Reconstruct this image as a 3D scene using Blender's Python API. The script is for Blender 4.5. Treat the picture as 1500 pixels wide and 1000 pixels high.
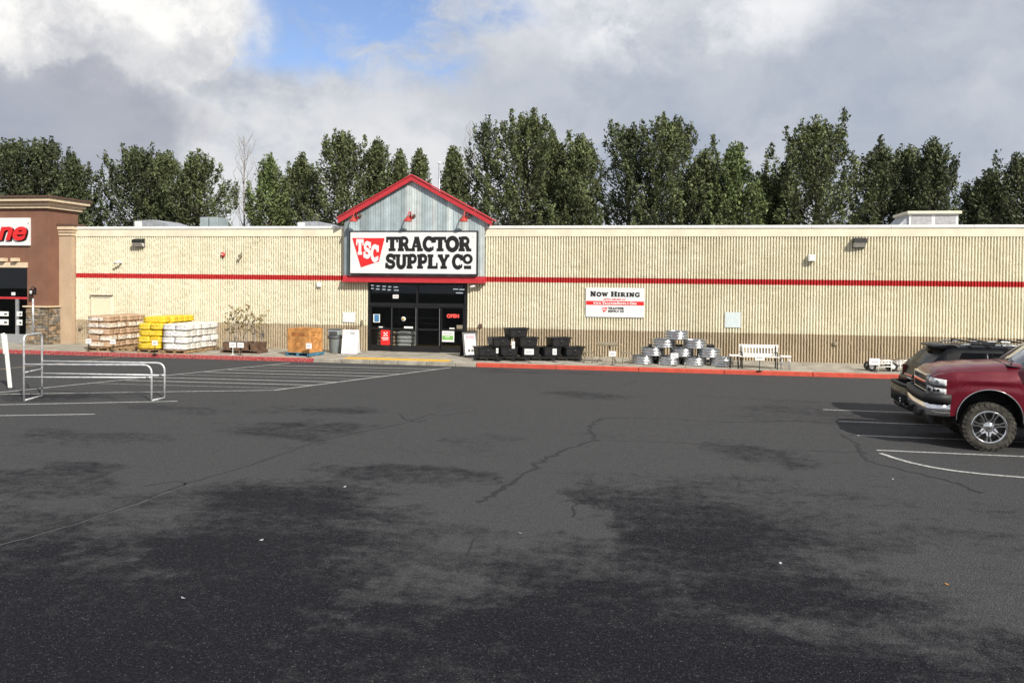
import bpy, bmesh, math, random
import numpy as np
from mathutils import Vector, Matrix
random.seed(7); RS = np.random.RandomState(11)
R = math.radians
for o in list(bpy.data.objects): bpy.data.objects.remove(o)
SC = bpy.context.scene
COL = SC.collection
# ---------------------------------------------------------------- camera (1500x1000 photograph pixels, f = 1200 px)
F, CX, CY = 1200.0, 750.0, 437.0
YAW, PITCH, ROLL, HC = R(10.09), R(-1.08), R(0.588), 3.2
fw = Vector((-math.sin(YAW)*math.cos(PITCH), math.cos(YAW)*math.cos(PITCH), math.sin(PITCH)))
r0 = Vector((math.cos(YAW), math.sin(YAW), 0)); u0 = r0.cross(fw)
rt = math.cos(ROLL)*r0 + math.sin(ROLL)*u0; up = -math.sin(ROLL)*r0 + math.cos(ROLL)*u0
cd = bpy.data.cameras.new('camera'); cam = bpy.data.objects.new('camera', cd); COL.objects.link(cam)
cam.matrix_world = Matrix(((rt.x, up.x, -fw.x, 0), (rt.y, up.y, -fw.y, 0), (rt.z, up.z, -fw.z, HC), (0, 0, 0, 1)))
cd.lens = 28.8; cd.sensor_width = 36; cd.sensor_fit = 'HORIZONTAL'; cd.shift_y = -63/1500; cd.clip_end = 3000
SC.camera = cam
def ray(x, y): return fw + rt*((x-CX)/F) - up*((y-CY)/F)
def G(x, y, z=0.0):                       # pixel -> point on a horizontal plane
    d = ray(x, y); t = (z-HC)/d.z; return Vector((d.x*t, d.y*t, z))
def W(x, y, Y):                           # pixel -> point on a plane parallel to the shop front
    d = ray(x, y); t = Y/d.y; return Vector((d.x*t, Y, HC+d.z*t))
def ZA(x, y, P):                          # height of pixel above ground point P (same distance from the camera)
    d = ray(x, y); t = P.y/d.y; return HC + d.z*t
D = 34.36; KB = 30.35; SW = 0.15          # shop wall, kerb line, pavement height
# ---------------------------------------------------------------- world, sun, exposure
SUN_EL, SUN_AZ = R(36), R(43)             # azimuth measured from the wall's normal to the right
S = Vector((math.sin(SUN_AZ)*math.cos(SUN_EL), -math.cos(SUN_AZ)*math.cos(SUN_EL), math.sin(SUN_EL)))
sd = bpy.data.lights.new('sun', 'SUN'); sd.energy = 4.9; sd.angle = R(0.53); sd.color = (1.0, 0.94, 0.84)
so = bpy.data.objects.new('sun', sd); COL.objects.link(so)
so.rotation_euler = (-S).to_track_quat('-Z', 'Y').to_euler()
SC.view_settings.view_transform = 'Standard'; SC.view_settings.look = 'None'
SC.view_settings.exposure = 0.12; SC.view_settings.gamma = 1.0; SC.view_settings.use_curve_mapping = False
wd = bpy.data.worlds.new('World'); SC.world = wd; wd.use_nodes = True
class NT:
    def __init__(s, tree): s.t = tree; tree.nodes.clear()
    def n(s, typ, **k):
        nd = s.t.nodes.new(typ)
        for a, v in k.items():
            if a.startswith('_'): nd.inputs[int(a[1:])].default_value = v
            else: setattr(nd, a, v)
        return nd
    def l(s, a, b): s.t.links.new(a, b)
    def sock(s, v, inp):
        if hasattr(v, 'links'): s.l(v, inp)
        else: inp.default_value = v
    def math(s, op, a, b=0.0, c=0.0, clamp=False):
        nd = s.n('ShaderNodeMath', operation=op, use_clamp=clamp)
        for i, v in enumerate((a, b, c)): s.sock(v, nd.inputs[i])
        return nd.outputs[0]
    def vm(s, op, a, b=(0, 0, 0)):
        nd = s.n('ShaderNodeVectorMath', operation=op); s.sock(a, nd.inputs[0])
        if op == 'SCALE': s.sock(b, nd.inputs['Scale'])
        else: s.sock(b, nd.inputs[1])
        return nd.outputs['Value'] if op in ('LENGTH', 'DOT_PRODUCT', 'DISTANCE') else nd.outputs[0]
    def noise(s, vec, scale, detail=4, rough=0.55, col=False):
        nd = s.n('ShaderNodeTexNoise'); s.l(vec, nd.inputs['Vector'])
        nd.inputs['Scale'].default_value = scale; nd.inputs['Detail'].default_value = detail; nd.inputs['Roughness'].default_value = rough
        return nd.outputs['Color' if col else 'Fac']
    def mr(s, v, a, b, c=0.0, d=1.0, smooth=True):
        nd = s.n('ShaderNodeMapRange', interpolation_type='SMOOTHSTEP' if smooth else 'LINEAR'); s.sock(v, nd.inputs[0])
        for i, x in enumerate((a, b, c, d)): nd.inputs[i+1].default_value = x
        return nd.outputs[0]
    def mix(s, f, a, b, mode='MIX'):
        nd = s.n('ShaderNodeMix', data_type='RGBA', blend_type=mode); s.sock(f, nd.inputs[0])
        for v, i in ((a, 6), (b, 7)):
            if isinstance(v, tuple) and len(v) == 3: v = v+(1,)
            s.sock(v, nd.inputs[i])
        return nd.outputs[2]
def sky_world():
    t = NT(wd.node_tree)
    out = t.n('ShaderNodeOutputWorld'); sky = t.n('ShaderNodeTexSky', sky_type='NISHITA', sun_disc=False)
    sky.sun_elevation = SUN_EL; sky.sun_rotation = R(135); sky.air_density = 1.1; sky.dust_density = 0.4; sky.ozone_density = 4.0
    b1 = t.n('ShaderNodeBackground'); b1.inputs[1].default_value = 0.14; t.l(t.mix(1.0, sky.outputs[0], (1.05, .95, 1.0), 'MULTIPLY'), b1.inputs[0])
    b2 = t.n('ShaderNodeBackground'); b2.inputs[1].default_value = 1.0
    mx = t.n('ShaderNodeMixShader'); t.l(b1.outputs[0], mx.inputs[1]); t.l(b2.outputs[0], mx.inputs[2]); t.l(mx.outputs[0], out.inputs[0])
    dirv = t.n('ShaderNodeTexCoord').outputs['Generated']
    def blob(vec, x, y, rx, ry, soft=0.6):      # a cloud or a gap round the direction the photograph shows it in
        c = ray(x, y).normalized()
        v = t.vm('MULTIPLY', t.vm('SUBTRACT', vec, tuple(c)), (F/rx, F/rx*.6, F/ry))
        return t.mr(t.vm('LENGTH', v), 1+soft*.5, 1-soft*.5)
    w = t.vm('SCALE', t.vm('SUBTRACT', t.noise(dirv, 5.5, 7, .6, True), (.5, .5, .5)), .16)
    vw = t.vm('ADD', dirv, w)
    w2 = t.vm('SCALE', t.vm('SUBTRACT', t.noise(dirv, 16, 6, .62, True), (.5, .5, .5)), .045)
    vs = t.vm('ADD', dirv, w2)
    vb = t.vm('ADD', dirv, t.vm('SCALE', t.vm('SUBTRACT', t.noise(dirv, 22, 7, .6, True), (.5, .5, .5)), .06))
    gap = t.math('MAXIMUM', blob(vb, 440, 15, 170, 80, .6), t.math('MAXIMUM', blob(vb, 600, 80, 90, 50, .6), blob(vb, 560, 0, 190, 45, .7)))
    vh = t.vm('MULTIPLY', vw, (1, 1, 2.4))
    wisp = t.mr(t.noise(vh, 5.5, 9, .62), .42, .64)
    cover = t.math('SUBTRACT', 1.0, t.math('MULTIPLY', gap, t.math('SUBTRACT', 1.0, t.math('MULTIPLY', wisp, .85))))
    gen = t.mr(t.noise(dirv, 1.3, 5, .5), .72, .80)             # a few more gaps elsewhere in the dome
    cover = t.math('MULTIPLY', cover, t.math('SUBTRACT', 1.0, t.math('MULTIPLY', gen, .8)))
    white = t.math('MAXIMUM', blob(vb, 120, 0, 195, 105, .35), blob(vb, 262, 30, 72, 76, .10))
    cover = t.math('MAXIMUM', cover, white, clamp=True)
    n1 = t.noise(t.vm('MULTIPLY', vw, (1, 1, 1.6)), 2.8, 9, .6); n2 = t.noise(t.vm('MULTIPLY', dirv, (1, 1, 1.5)), 8.5, 9, .6)
    den = t.mr(t.math('ADD', t.math('MULTIPLY', n1, .68), t.math('MULTIPLY', n2, .32)), .36, .64)
    c = t.mix(den, (.37, .42, .51), (.72, .73, .75))
    sh = t.mr(t.noise(vb, 10, 8, .62), .34, .60)                # billow shading
    c = t.mix(t.math('MULTIPLY', white, .9), c, t.mix(sh, (.66, .66, .68), (1.0, .985, .95)))
    lit2 = t.math('MULTIPLY', blob(vb, 1000, 10, 190, 75, .7), t.mr(t.noise(vb, 7, 8, .6), .36, .58))
    c = t.mix(t.math('MULTIPLY', lit2, .8), c, (.90, .90, .91))
    lit3 = t.math('MULTIPLY', blob(vw, 480, 190, 330, 70, 1.4), t.mr(n2, .35, .6))
    c = t.mix(t.math('MULTIPLY', lit3, .6), c, (.76, .76, .76))
    vd = t.vm('ADD', dirv, t.vm('ADD', w2, t.vm('SCALE', t.vm('SUBTRACT', t.noise(dirv, 9, 6, .6, True), (.5, .5, .5)), .13)))
    dk = t.math('MAXIMUM', blob(vd, 50, 160, 175, 72, .5), t.math('MULTIPLY', blob(vd, 165, 85, 120, 28, 1.0), .65))
    c = t.mix(t.math('MULTIPLY', dk, t.mr(n2, .3, .7, .6, .9)), c, (.34, .36, .43))
    dk2 = t.math('MAXIMUM', blob(vw, 900, 140, 330, 60, 1.3), blob(vw, 1400, 160, 230, 130, 1.3))
    c = t.mix(t.math('MULTIPLY', dk2, t.mr(n2, .3, .7, .25, .65)), c, (.35, .40, .49))
    t.l(c, b2.inputs[0]); t.l(cover, mx.inputs[0])
sky_world()
# ---------------------------------------------------------------- materials
MATS = {}
def mat(name, col, rough=.6, metal=0.0, var=.12, vs=6.0, bump=0.0, bs=60.0, coat=0.0, col2=None, spec=.5, emit=None, island=0.0, objvar=0.0):
    if name in MATS: return MATS[name]
    m = bpy.data.materials.new(name); m.use_nodes = True; t = NT(m.node_tree)
    out = t.n('ShaderNodeOutputMaterial'); p = t.n('ShaderNodeBsdfPrincipled'); t.l(p.outputs[0], out.inputs[0])
    tc = t.n('ShaderNodeTexCoord').outputs['Object']
    f = t.noise(tc, vs, 5, .6)
    c2 = col2 or tuple(max(0, x*(1-var*2.2)) for x in col)
    c1 = tuple(min(1, x*(1+var*.5)) for x in col)
    c = t.mix(t.mr(f, .3, .7), c2, c1)
    if island:
        g = t.n('ShaderNodeNewGeometry'); h = t.n('ShaderNodeHueSaturation'); t.l(c, h.inputs['Color'])
        t.l(t.mr(g.outputs['Random Per Island'], 0, 1, 1-island, 1+island, False), h.inputs['Value'])
        t.l(t.mr(t.math('FRACT', t.math('MULTIPLY', g.outputs['Random Per Island'], 17.3)), 0, 1, .48, .52, False), h.inputs['Hue']); c = h.outputs[0]
    if objvar:
        g = t.n('ShaderNodeObjectInfo'); h = t.n('ShaderNodeHueSaturation'); t.l(c, h.inputs['Color'])
        t.l(t.mr(g.outputs['Random'], 0, 1, 1-objvar, 1+objvar, False), h.inputs['Value']); c = h.outputs[0]
    t.l(c, p.inputs['Base Color'])
    p.inputs['Metallic'].default_value = metal; p.inputs['Specular IOR Level'].default_value = spec
    t.l(t.mr(f, .2, .8, max(.02, rough-.08), min(1, rough+.08)), p.inputs['Roughness'])
    if coat: p.inputs['Coat Weight'].default_value = coat; p.inputs['Coat Roughness'].default_value = .10
    if bump:
        b = t.n('ShaderNodeBump'); b.inputs['Strength'].default_value = bump; b.inputs['Distance'].default_value = .01
        t.l(t.noise(tc, bs, 4, .6), b.inputs['Height']); t.l(b.outputs[0], p.inputs['Normal'])
    if emit: p.inputs['Emission Color'].default_value = emit[0]+(1,); p.inputs['Emission Strength'].default_value = emit[1]
    MATS[name] = m; return m
def glass_mat(name, tint, refl=1.0, rough=.02):
    m = bpy.data.materials.new(name); m.use_nodes = True; t = NT(m.node_tree)
    out = t.n('ShaderNodeOutputMaterial'); tr = t.n('ShaderNodeBsdfTransparent'); tr.inputs[0].default_value = tint+(1,)
    gl = t.n('ShaderNodeBsdfGlossy'); gl.inputs['Roughness'].default_value = rough; gl.inputs[0].default_value = (.9, .92, .95, 1)
    lw = t.n('ShaderNodeLayerWeight'); lw.inputs[0].default_value = .5
    fr = t.math('ADD', .03, t.math('MULTIPLY', t.math('POWER', lw.outputs['Facing'], 5.0), .9))
    mx = t.n('ShaderNodeMixShader'); t.l(t.math('MULTIPLY', fr, refl, clamp=True), mx.inputs[0])
    t.l(tr.outputs[0], mx.inputs[1]); t.l(gl.outputs[0], mx.inputs[2]); t.l(mx.outputs[0], out.inputs[0])
    MATS[name] = m; return m
def wall_mat():
    m = bpy.data.materials.new('ribbed_block_paint'); m.use_nodes = True; t = NT(m.node_tree)
    out = t.n('ShaderNodeOutputMaterial'); p = t.n('ShaderNodeBsdfPrincipled'); t.l(p.outputs[0], out.inputs[0])
    tc = t.n('ShaderNodeTexCoord').outputs['Object']; sx = t.n('ShaderNodeSeparateXYZ'); t.l(tc, sx.inputs[0])
    zj = t.math('ADD', sx.outputs[2], t.math('MULTIPLY', t.math('SUBTRACT', t.noise(tc, 9, 3), .5), .03))
    big = t.noise(t.vm('MULTIPLY', tc, (.6, 1, .25)), 2.2, 5, .6)
    fine = t.noise(tc, 35, 4, .65)
    cream = t.mix(t.mr(big, .3, .7), (.74, .69, .52), (.84, .79, .63))
    cream = t.mix(t.mr(fine, .62, .78, 0, .22), cream, (.50, .43, .27))
    brown = t.mix(t.mr(big, .3, .7), (.41, .33, .225), (.53, .44, .31))
    brown = t.mix(t.mr(fine, .6, .8, 0, .4), brown, (.66, .59, .46))
    red = t.mix(t.mr(fine, .35, .75), (.55, .035, .035), (.44, .03, .03))
    c = t.mix(t.math('GREATER_THAN', zj, 1.268), brown, cream)
    st = t.math('MULTIPLY', t.math('GREATER_THAN', sx.outputs[2], 3.232), t.math('LESS_THAN', sx.outputs[2], 3.452))
    c = t.mix(st, c, red)
    t.l(c, p.inputs['Base Color']); p.inputs['Roughness'].default_value = .85; p.inputs['Specular IOR Level'].default_value = .25
    b = t.n('ShaderNodeBump'); b.inputs['Strength'].default_value = .6; b.inputs['Distance'].default_value = .012
    t.l(t.noise(tc, 42, 5, .7), b.inputs['Height']); t.l(b.outputs[0], p.inputs['Normal'])
    return m
def asphalt_mat():
    m = bpy.data.materials.new('asphalt'); m.use_nodes = True; t = NT(m.node_tree)
    out = t.n('ShaderNodeOutputMaterial'); p = t.n('ShaderNodeBsdfPrincipled'); t.l(p.outputs[0], out.inputs[0])
    tc = t.n('ShaderNodeTexCoord').outputs['Object']
    w = t.vm('SCALE', t.vm('SUBTRACT', t.noise(tc, .55, 6, .6, True), (.5, .5, .5)), 4.2)
    w3 = t.vm('SCALE', t.vm('SUBTRACT', t.noise(t.vm('MULTIPLY', tc, (1, 1.15, 1)), 2.6, 6, .65, True), (.5, .5, .5)), .8)
    v = t.vm('ADD', t.vm('ADD', tc, w), w3)
    # dark patches, damp and painted vehicle shade: photograph pixels of centre and half axes, strength
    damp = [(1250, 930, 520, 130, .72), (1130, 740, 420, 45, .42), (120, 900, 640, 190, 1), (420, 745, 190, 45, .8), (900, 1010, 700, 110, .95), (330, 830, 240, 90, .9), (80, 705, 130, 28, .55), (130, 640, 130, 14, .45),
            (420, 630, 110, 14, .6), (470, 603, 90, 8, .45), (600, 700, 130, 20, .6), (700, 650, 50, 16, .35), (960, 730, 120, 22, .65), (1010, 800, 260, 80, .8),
            (690, 860, 170, 60, .6), (1100, 665, 100, 12, .5), (1180, 800, 150, 40, .5), (1360, 760, 160, 14, .4), (1260, 770, 60, 40, .4), (1200, 606, 130, 20, .35),  # last one: shade beside the parked vehicles, put into the colour
            (860, 578, 70, 5, .4), (780, 545, 120, 3, .3), (300, 600, 60, 8, .3), (60, 583, 110, 6, .5), (1440, 640, 150, 22, .35), (180, 595, 150, 5, .3), (780, 760, 40, 60, .35)]  # includes a darker patch under the pickup
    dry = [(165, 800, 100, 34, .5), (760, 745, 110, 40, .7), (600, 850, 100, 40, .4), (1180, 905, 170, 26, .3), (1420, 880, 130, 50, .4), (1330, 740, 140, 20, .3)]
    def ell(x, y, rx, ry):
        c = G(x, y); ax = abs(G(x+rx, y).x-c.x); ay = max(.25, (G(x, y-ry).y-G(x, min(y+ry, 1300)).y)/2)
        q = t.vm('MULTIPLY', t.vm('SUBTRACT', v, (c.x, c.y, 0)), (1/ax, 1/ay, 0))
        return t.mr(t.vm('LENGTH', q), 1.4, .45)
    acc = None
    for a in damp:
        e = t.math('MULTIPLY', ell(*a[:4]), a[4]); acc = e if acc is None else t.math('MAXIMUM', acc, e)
    q0 = t.vm('MULTIPLY', t.vm('SUBTRACT', v, (-3.5, 0, 0)), (1/15, 1/10.2, 0)); acc = t.math('MAXIMUM', acc, t.math('MULTIPLY', t.mr(t.vm('LENGTH', q0), 1.25, .72), .92))  # broad darker ellipse over the near ground
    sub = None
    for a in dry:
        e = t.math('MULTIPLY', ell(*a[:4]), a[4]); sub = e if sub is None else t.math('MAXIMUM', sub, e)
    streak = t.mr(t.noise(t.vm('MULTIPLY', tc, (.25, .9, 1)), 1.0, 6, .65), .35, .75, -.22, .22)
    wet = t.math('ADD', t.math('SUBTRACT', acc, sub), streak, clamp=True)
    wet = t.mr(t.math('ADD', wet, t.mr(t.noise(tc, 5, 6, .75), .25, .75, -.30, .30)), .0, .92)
    g1 = t.noise(tc, 55, 4, .75); g2 = t.noise(tc, 9, 5, .6)
    vo = t.n('ShaderNodeTexVoronoi'); vo.inputs['Scale'].default_value = 48; t.l(tc, vo.inputs['Vector'])
    g3 = t.noise(tc, 26, 3, .7)
    dryc = t.mix(t.mr(g1, .40, .60), (.034, .034, .035), (.090, .091, .093)); dryc = t.mix(t.mr(g3, .45, .62, 0, .35), dryc, (.105, .106, .108)); dryc = t.mix(t.mr(g2, .3, .7, 0, .35), dryc, (.046, .047, .050))
    wet_shade_c = t.mix(t.mr(g1, .42, .60), (.002, .002, .0034), (.014, .0145, .021)); wet_shade_c = t.mix(t.mr(g3, .52, .66, 0, .5), wet_shade_c, (.040, .041, .048))
    sp = t.math('MULTIPLY', t.math('LESS_THAN', vo.outputs['Distance'], .22), t.math('GREATER_THAN', t.noise(tc, 21, 1), .56))
    c = t.mix(wet, dryc, wet_shade_c); c = t.mix(t.math('MULTIPLY', sp, .5), c, (.26, .26, .25))
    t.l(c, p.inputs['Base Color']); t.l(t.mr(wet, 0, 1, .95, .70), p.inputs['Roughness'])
    t.l(t.mr(wet, 0, 1, .12, .11), p.inputs['Specular IOR Level'])
    b = t.n('ShaderNodeBump'); b.inputs['Strength'].default_value = .8; b.inputs['Distance'].default_value = .015
    h = t.math('ADD', t.math('MULTIPLY', g1, .8), t.math('MULTIPLY', vo.outputs['Distance'], .9))
    t.l(h, b.inputs['Height']); t.l(b.outputs[0], p.inputs['Normal'])
    return m
def worn_paint(name, col, under, wear=.5, sc=14):
    m = bpy.data.materials.new(name); m.use_nodes = True; t = NT(m.node_tree)
    out = t.n('ShaderNodeOutputMaterial'); p = t.n('ShaderNodeBsdfPrincipled'); t.l(p.outputs[0], out.inputs[0])
    tc = t.n('ShaderNodeTexCoord').outputs['Object']
    f = t.mr(t.noise(tc, sc, 7, .72), wear-.10, wear+.07)
    g = t.mr(t.noise(tc, 3, 4), .3, .7)
    c = t.mix(f, under, t.mix(g, tuple(x*.78 for x in col), col))
    t.l(c, p.inputs['Base Color']); p.inputs['Roughness'].default_value = .8; MATS[name] = m; return m
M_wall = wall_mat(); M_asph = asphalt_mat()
mat('cream_smooth', (.80, .74, .57), .8, var=.06, vs=1.5, bump=.15)
mat('white_metal', (.82, .81, .78), .45, var=.05, vs=2)
mat('roof_grey', (.28, .28, .28), .85)
mat('galv_roof', (.55, .57, .60), .45, .6, var=.12)
mat('concrete', (.38, .35, .29), .9, var=.18, vs=2.2, bump=.35, bs=40)
mat('red_trim', (.52, .035, .045), .42, var=.06)
mat('black_frame', (.012, .012, .013), .35, var=.1)
mat('interior_dark', (.045, .045, .048), .8)
mat('interior_floor', (.10, .095, .09), .5)
mat('sign_white', (.80, .80, .80), .4, var=.02)
mat('sign_red', (.72, .025, .025), .4, var=.02)
mat('sign_black', (.012, .012, .012), .45, var=.02)
mat('paper_white', (.82, .82, .80), .7, var=.04)
mat('paper_grey', (.45, .45, .47), .7)
mat('brown_stucco', (.215, .105, .068), .9, var=.08, vs=1.2, bump=.2, bs=90)
mat('tan_stucco', (.52, .385, .265), .9, var=.06, vs=1.2, bump=.2, bs=90)
mat('cornice_cream', (.72, .58, .40), .8, var=.06)
mat('cap_brown', (.13, .07, .05), .7)
mat('alu', (.55, .57, .58), .4, .7, var=.06)
mat('galv', (.62, .64, .66), .28, 1.0, var=.12, vs=14)
mat('tube_steel', (.68, .69, .70), .42, .35, var=.12, vs=10)
mat('wood_pallet', (.42, .28, .15), .85, var=.25, vs=9, bump=.2)
mat('wood_dark', (.16, .095, .06), .85, var=.25, vs=9, bump=.2)
mat('blue_paint', (.06, .20, .30), .7, var=.2)
mat('cardboard', (.58, .27, .08), .8, var=.16, vs=4)
mat('black_plastic', (.014, .014, .015), .42, var=.1)
mat('grey_plastic', (.30, .34, .35), .5, var=.06)
mat('dark_grey_plastic', (.08, .088, .095), .5)
mat('tan_metal', (.27, .23, .16), .6)
mat('white_bench', (.85, .84, .80), .5, var=.04)
mat('bark', (.10, .085, .065), .95, var=.25, vs=4, bump=.5, bs=12)
mat('bare_twig', (.33, .30, .27), .95, var=.2)
mat('leaf_dark', (.088, .108, .050), .6, var=.3, vs=.35, island=.55, spec=.3)
mat('leaf_mid', (.122, .146, .062), .6, var=.3, vs=.35, island=.55, spec=.3)
mat('leaf_light', (.150, .190, .072), .6, var=.3, vs=.35, island=.55, spec=.3)
mat('dry_leaf', (.30, .23, .10), .8, island=.4)
mat('rubber', (.028, .027, .025), .9, var=.25, vs=20, bump=.2)
mat('dusty_rubber', (.066, .061, .050), .95, var=.35, vs=7, bump=.3)
mat('chrome', (.78, .78, .78), .10, 1.0, var=.05)
mat('red_paint', (.125, .003, .013), .38, 0.15, var=.05, vs=2, coat=.5, spec=.3)
mat('black_paint', (.008, .009, .011), .30, 0.0, var=.05, vs=2, coat=.05, spec=.1)
mat('black_trim', (.014, .014, .015), .6)
mat('lamp_red', (.50, .05, .04), .4)
mat('amber_lens', (.75, .32, .03), .25)
mat('tail_lens', (.14, .008, .008), .12, coat=1.0)
mat('head_lens', (.74, .76, .76), .15, .1, var=.18, vs=14, coat=1.0)
mat('green_print', (.22, .55, .12), .6); mat('blue_print', (.06, .22, .45), .6)
mat('neon', (.9, .05, .05), .5, emit=((1.0, .08, .06), 3.0)); mat('tube_light', (.9, .9, .9), .5, emit=((.9, .95, 1.0), 1.1))
mat('service_door', (.78, .72, .52), .5, var=.03)
mat('sanded_joint', (.16, .12, .08), .95)
worn_paint('line_white', (.52, .52, .50), (.075, .075, .075), .455, 18)
worn_paint('line_faded', (.30, .30, .29), (.085, .085, .085), .50, 14)
worn_paint('line_yellow', (.34, .25, .13), (.09, .088, .085), .50, 9)
worn_paint('kerb_red', (.60, .085, .050), (.48, .30, .22), .36, 16)
worn_paint('kerb_red_worn', (.42, .045, .05), (.40, .24, .20), .46, 14)
worn_paint('tactile_yellow', (.76, .45, .05), (.55, .36, .10), .32, 10)
GL_store = glass_mat('storefront_glass', (.78, .80, .80), 1.0); GL_car = glass_mat('car_glass', (.10, .12, .13), .6); GL_ws = glass_mat('windscreen_glass', (.45, .52, .55), 2.2)
def bag_mat(name, body, label, ink):
    m = bpy.data.materials.new(name); m.use_nodes = True; t = NT(m.node_tree)
    out = t.n('ShaderNodeOutputMaterial'); p = t.n('ShaderNodeBsdfPrincipled'); t.l(p.outputs[0], out.inputs[0])
    tc = t.n('ShaderNodeTexCoord').outputs['Object']; sx = t.n('ShaderNodeSeparateXYZ'); t.l(tc, sx.inputs[0])
    g = t.n('ShaderNodeObjectInfo').outputs['Random']
    side = t.math('MULTIPLY', t.math('GREATER_THAN', sx.outputs[2], .07), t.math('LESS_THAN', sx.outputs[2], .21))
    lb = t.math('MULTIPLY', side, t.math('LESS_THAN', t.math('ABSOLUTE', t.math('ADD', sx.outputs[0], t.math('MULTIPLY', t.math('SUBTRACT', g, .5), .3))), .36))
    nz = t.n('ShaderNodeTexNoise'); nz.noise_dimensions = '4D'; nz.inputs['Scale'].default_value = 13; nz.inputs['Detail'].default_value = 2
    t.l(t.vm('MULTIPLY', tc, (1, 1, 2.2)), nz.inputs['Vector']); t.l(t.math('MULTIPLY', g, 40), nz.inputs['W'])
    mark = t.math('MULTIPLY', lb, t.math('GREATER_THAN', nz.outputs['Fac'], .57))
    c = t.mix(t.mr(t.noise(tc, 8, 4), .3, .7), tuple(x*.8 for x in body), body)
    c = t.mix(lb, c, label); c = t.mix(t.math('MULTIPLY', mark, .8), c, ink)
    t.l(c, p.inputs['Base Color']); p.inputs['Roughness'].default_value = .45
    b = t.n('ShaderNodeBump'); b.inputs['Strength'].default_value = .5; b.inputs['Distance'].default_value = .03
    t.l(t.noise(tc, 9, 4), b.inputs['Height']); t.l(b.outputs[0], p.inputs['Normal'])
    MATS[name] = m
bag_mat('bag_brown', (.50, .34, .22), (.78, .72, .62), (.10, .07, .05))
bag_mat('bag_yellow', (.78, .55, .03), (.80, .58, .06), (.45, .28, .03))
bag_mat('bag_white', (.72, .70, .64), (.80, .80, .80), (.42, .33, .42))
# ---------------------------------------------------------------- mesh helpers
class MB:
    def __init__(s): s.v = []; s.f = []; s.m = []; s.mats = []; s.sm = []
    def mi(s, m):
        m = MATS[m] if isinstance(m, str) else m
        if m not in s.mats: s.mats.append(m)
        return s.mats.index(m)
    def add(s, vs, fs, m, smooth=False):
        b = len(s.v); k = s.mi(m); s.v += [tuple(v) for v in vs]
        for f in fs: s.f.append([b+i for i in f]); s.m.append(k); s.sm.append(smooth)
        return s
    def box(s, x0, x1, y0, y1, z0, z1, m, rot=0, piv=None):
        vs = [Vector((x, y, z)) for z in (z0, z1) for y in (y0, y1) for x in (x0, x1)]
        if rot:
            c = Vector(piv) if piv else Vector(((x0+x1)/2, (y0+y1)/2, 0)); Mx = Matrix.Rotation(rot, 3, 'Z')
            vs = [Mx @ (v-c) + c for v in vs]
        return s.add(vs, [(0, 2, 3, 1), (4, 5, 7, 6), (0, 1, 5, 4), (2, 6, 7, 3), (0, 4, 6, 2), (1, 3, 7, 5)], m)
    def tube(s, pts, r, m, n=8, caps=True):
        pts = [Vector(p) for p in pts]; rr = r if isinstance(r, (list, tuple)) else [r]*len(pts); rings = []; prev = None
        for i, p in enumerate(pts):
            t = (pts[min(i+1, len(pts)-1)] - pts[max(i-1, 0)]).normalized()
            a = prev if prev is not None else (Vector((0, 0, 1)) if abs(t.z) < .9 else Vector((1, 0, 0)))
            x = (a - t*a.dot(t)).normalized(); y = t.cross(x); prev = x
            rings.append([p + (x*math.cos(2*math.pi*k/n) + y*math.sin(2*math.pi*k/n))*rr[i] for k in range(n)])
        return s.loft(rings, m, True, caps)
    def loft(s, rings, m, closed=True, caps=False, smooth=True):
        n = len(rings[0]); vs = [v for r in rings for v in r]; fs = []
        for i in range(len(rings)-1):
            for k in range(n if closed else n-1):
                k2 = (k+1) % n; fs.append((i*n+k, i*n+k2, (i+1)*n+k2, (i+1)*n+k))
        s.add(vs, fs, m, smooth)
        if caps: s.add(rings[0], [tuple(range(n))[::-1]], m); s.add(rings[-1], [tuple(range(n))], m)
        return s
    def lathe(s, prof, m, n=24, c=(0, 0, 0), axis='Z', smooth=True):
        rings = []
        for r, h in prof:
            ring = []
            for k in range(n):
                a = 2*math.pi*k/n; q = (r*math.cos(a), r*math.sin(a), h)
                if axis == 'Y': q = (q[0], q[2], q[1])
                ring.append(Vector(q)+Vector(c))
            rings.append(ring)
        return s.loft(rings, m, True, False, smooth)
    def prism(s, poly, y0, y1, m):            # polygon in x,z pulled along y
        n = len(poly); a = [(x, y0, z) for x, z in poly]; b = [(x, y1, z) for x, z in poly]
        return s.add(a+b, [tuple(range(n)), tuple(range(2*n-1, n-1, -1))]+[(i, i+n, (i+1) % n+n, (i+1) % n) for i in range(n)], m)
    def build(s, name, parent=None, loc=(0, 0, 0), rz=0):
        me = bpy.data.meshes.new(name); me.from_pydata(s.v, [], s.f)
        for m in s.mats: me.materials.append(m)
        me.polygons.foreach_set('material_index', s.m); me.polygons.foreach_set('use_smooth', s.sm); me.update()
        bm = bmesh.new(); bm.from_mesh(me); bmesh.ops.remove_doubles(bm, verts=bm.verts, dist=1e-5) if any(s.sm) else None
        bmesh.ops.recalc_face_normals(bm, faces=bm.faces); bm.to_mesh(me); bm.free()
        o = bpy.data.objects.new(name, me); COL.objects.link(o); o.location = loc; o.rotation_euler = (0, 0, rz); o.parent = parent
        return o
def bevel(o, w=.01, seg=2):
    md = o.modifiers.new('bevel', 'BEVEL'); md.width = w; md.segments = seg; md.limit_method = 'ANGLE'; return o
def tag(o, label, cat, group=None):
    o['label'] = label; o['category'] = cat
    if group: o['group'] = group
    return o
def struct(o): o['kind'] = 'structure'; return o
def thing(name, label, cat, loc=(0, 0, 0), rz=0, group=None):
    o = bpy.data.objects.new(name, None); COL.objects.link(o); o.location = loc; o.rotation_euler = (0, 0, rz); o.empty_display_size = .2
    return tag(o, label, cat, group)
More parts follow.
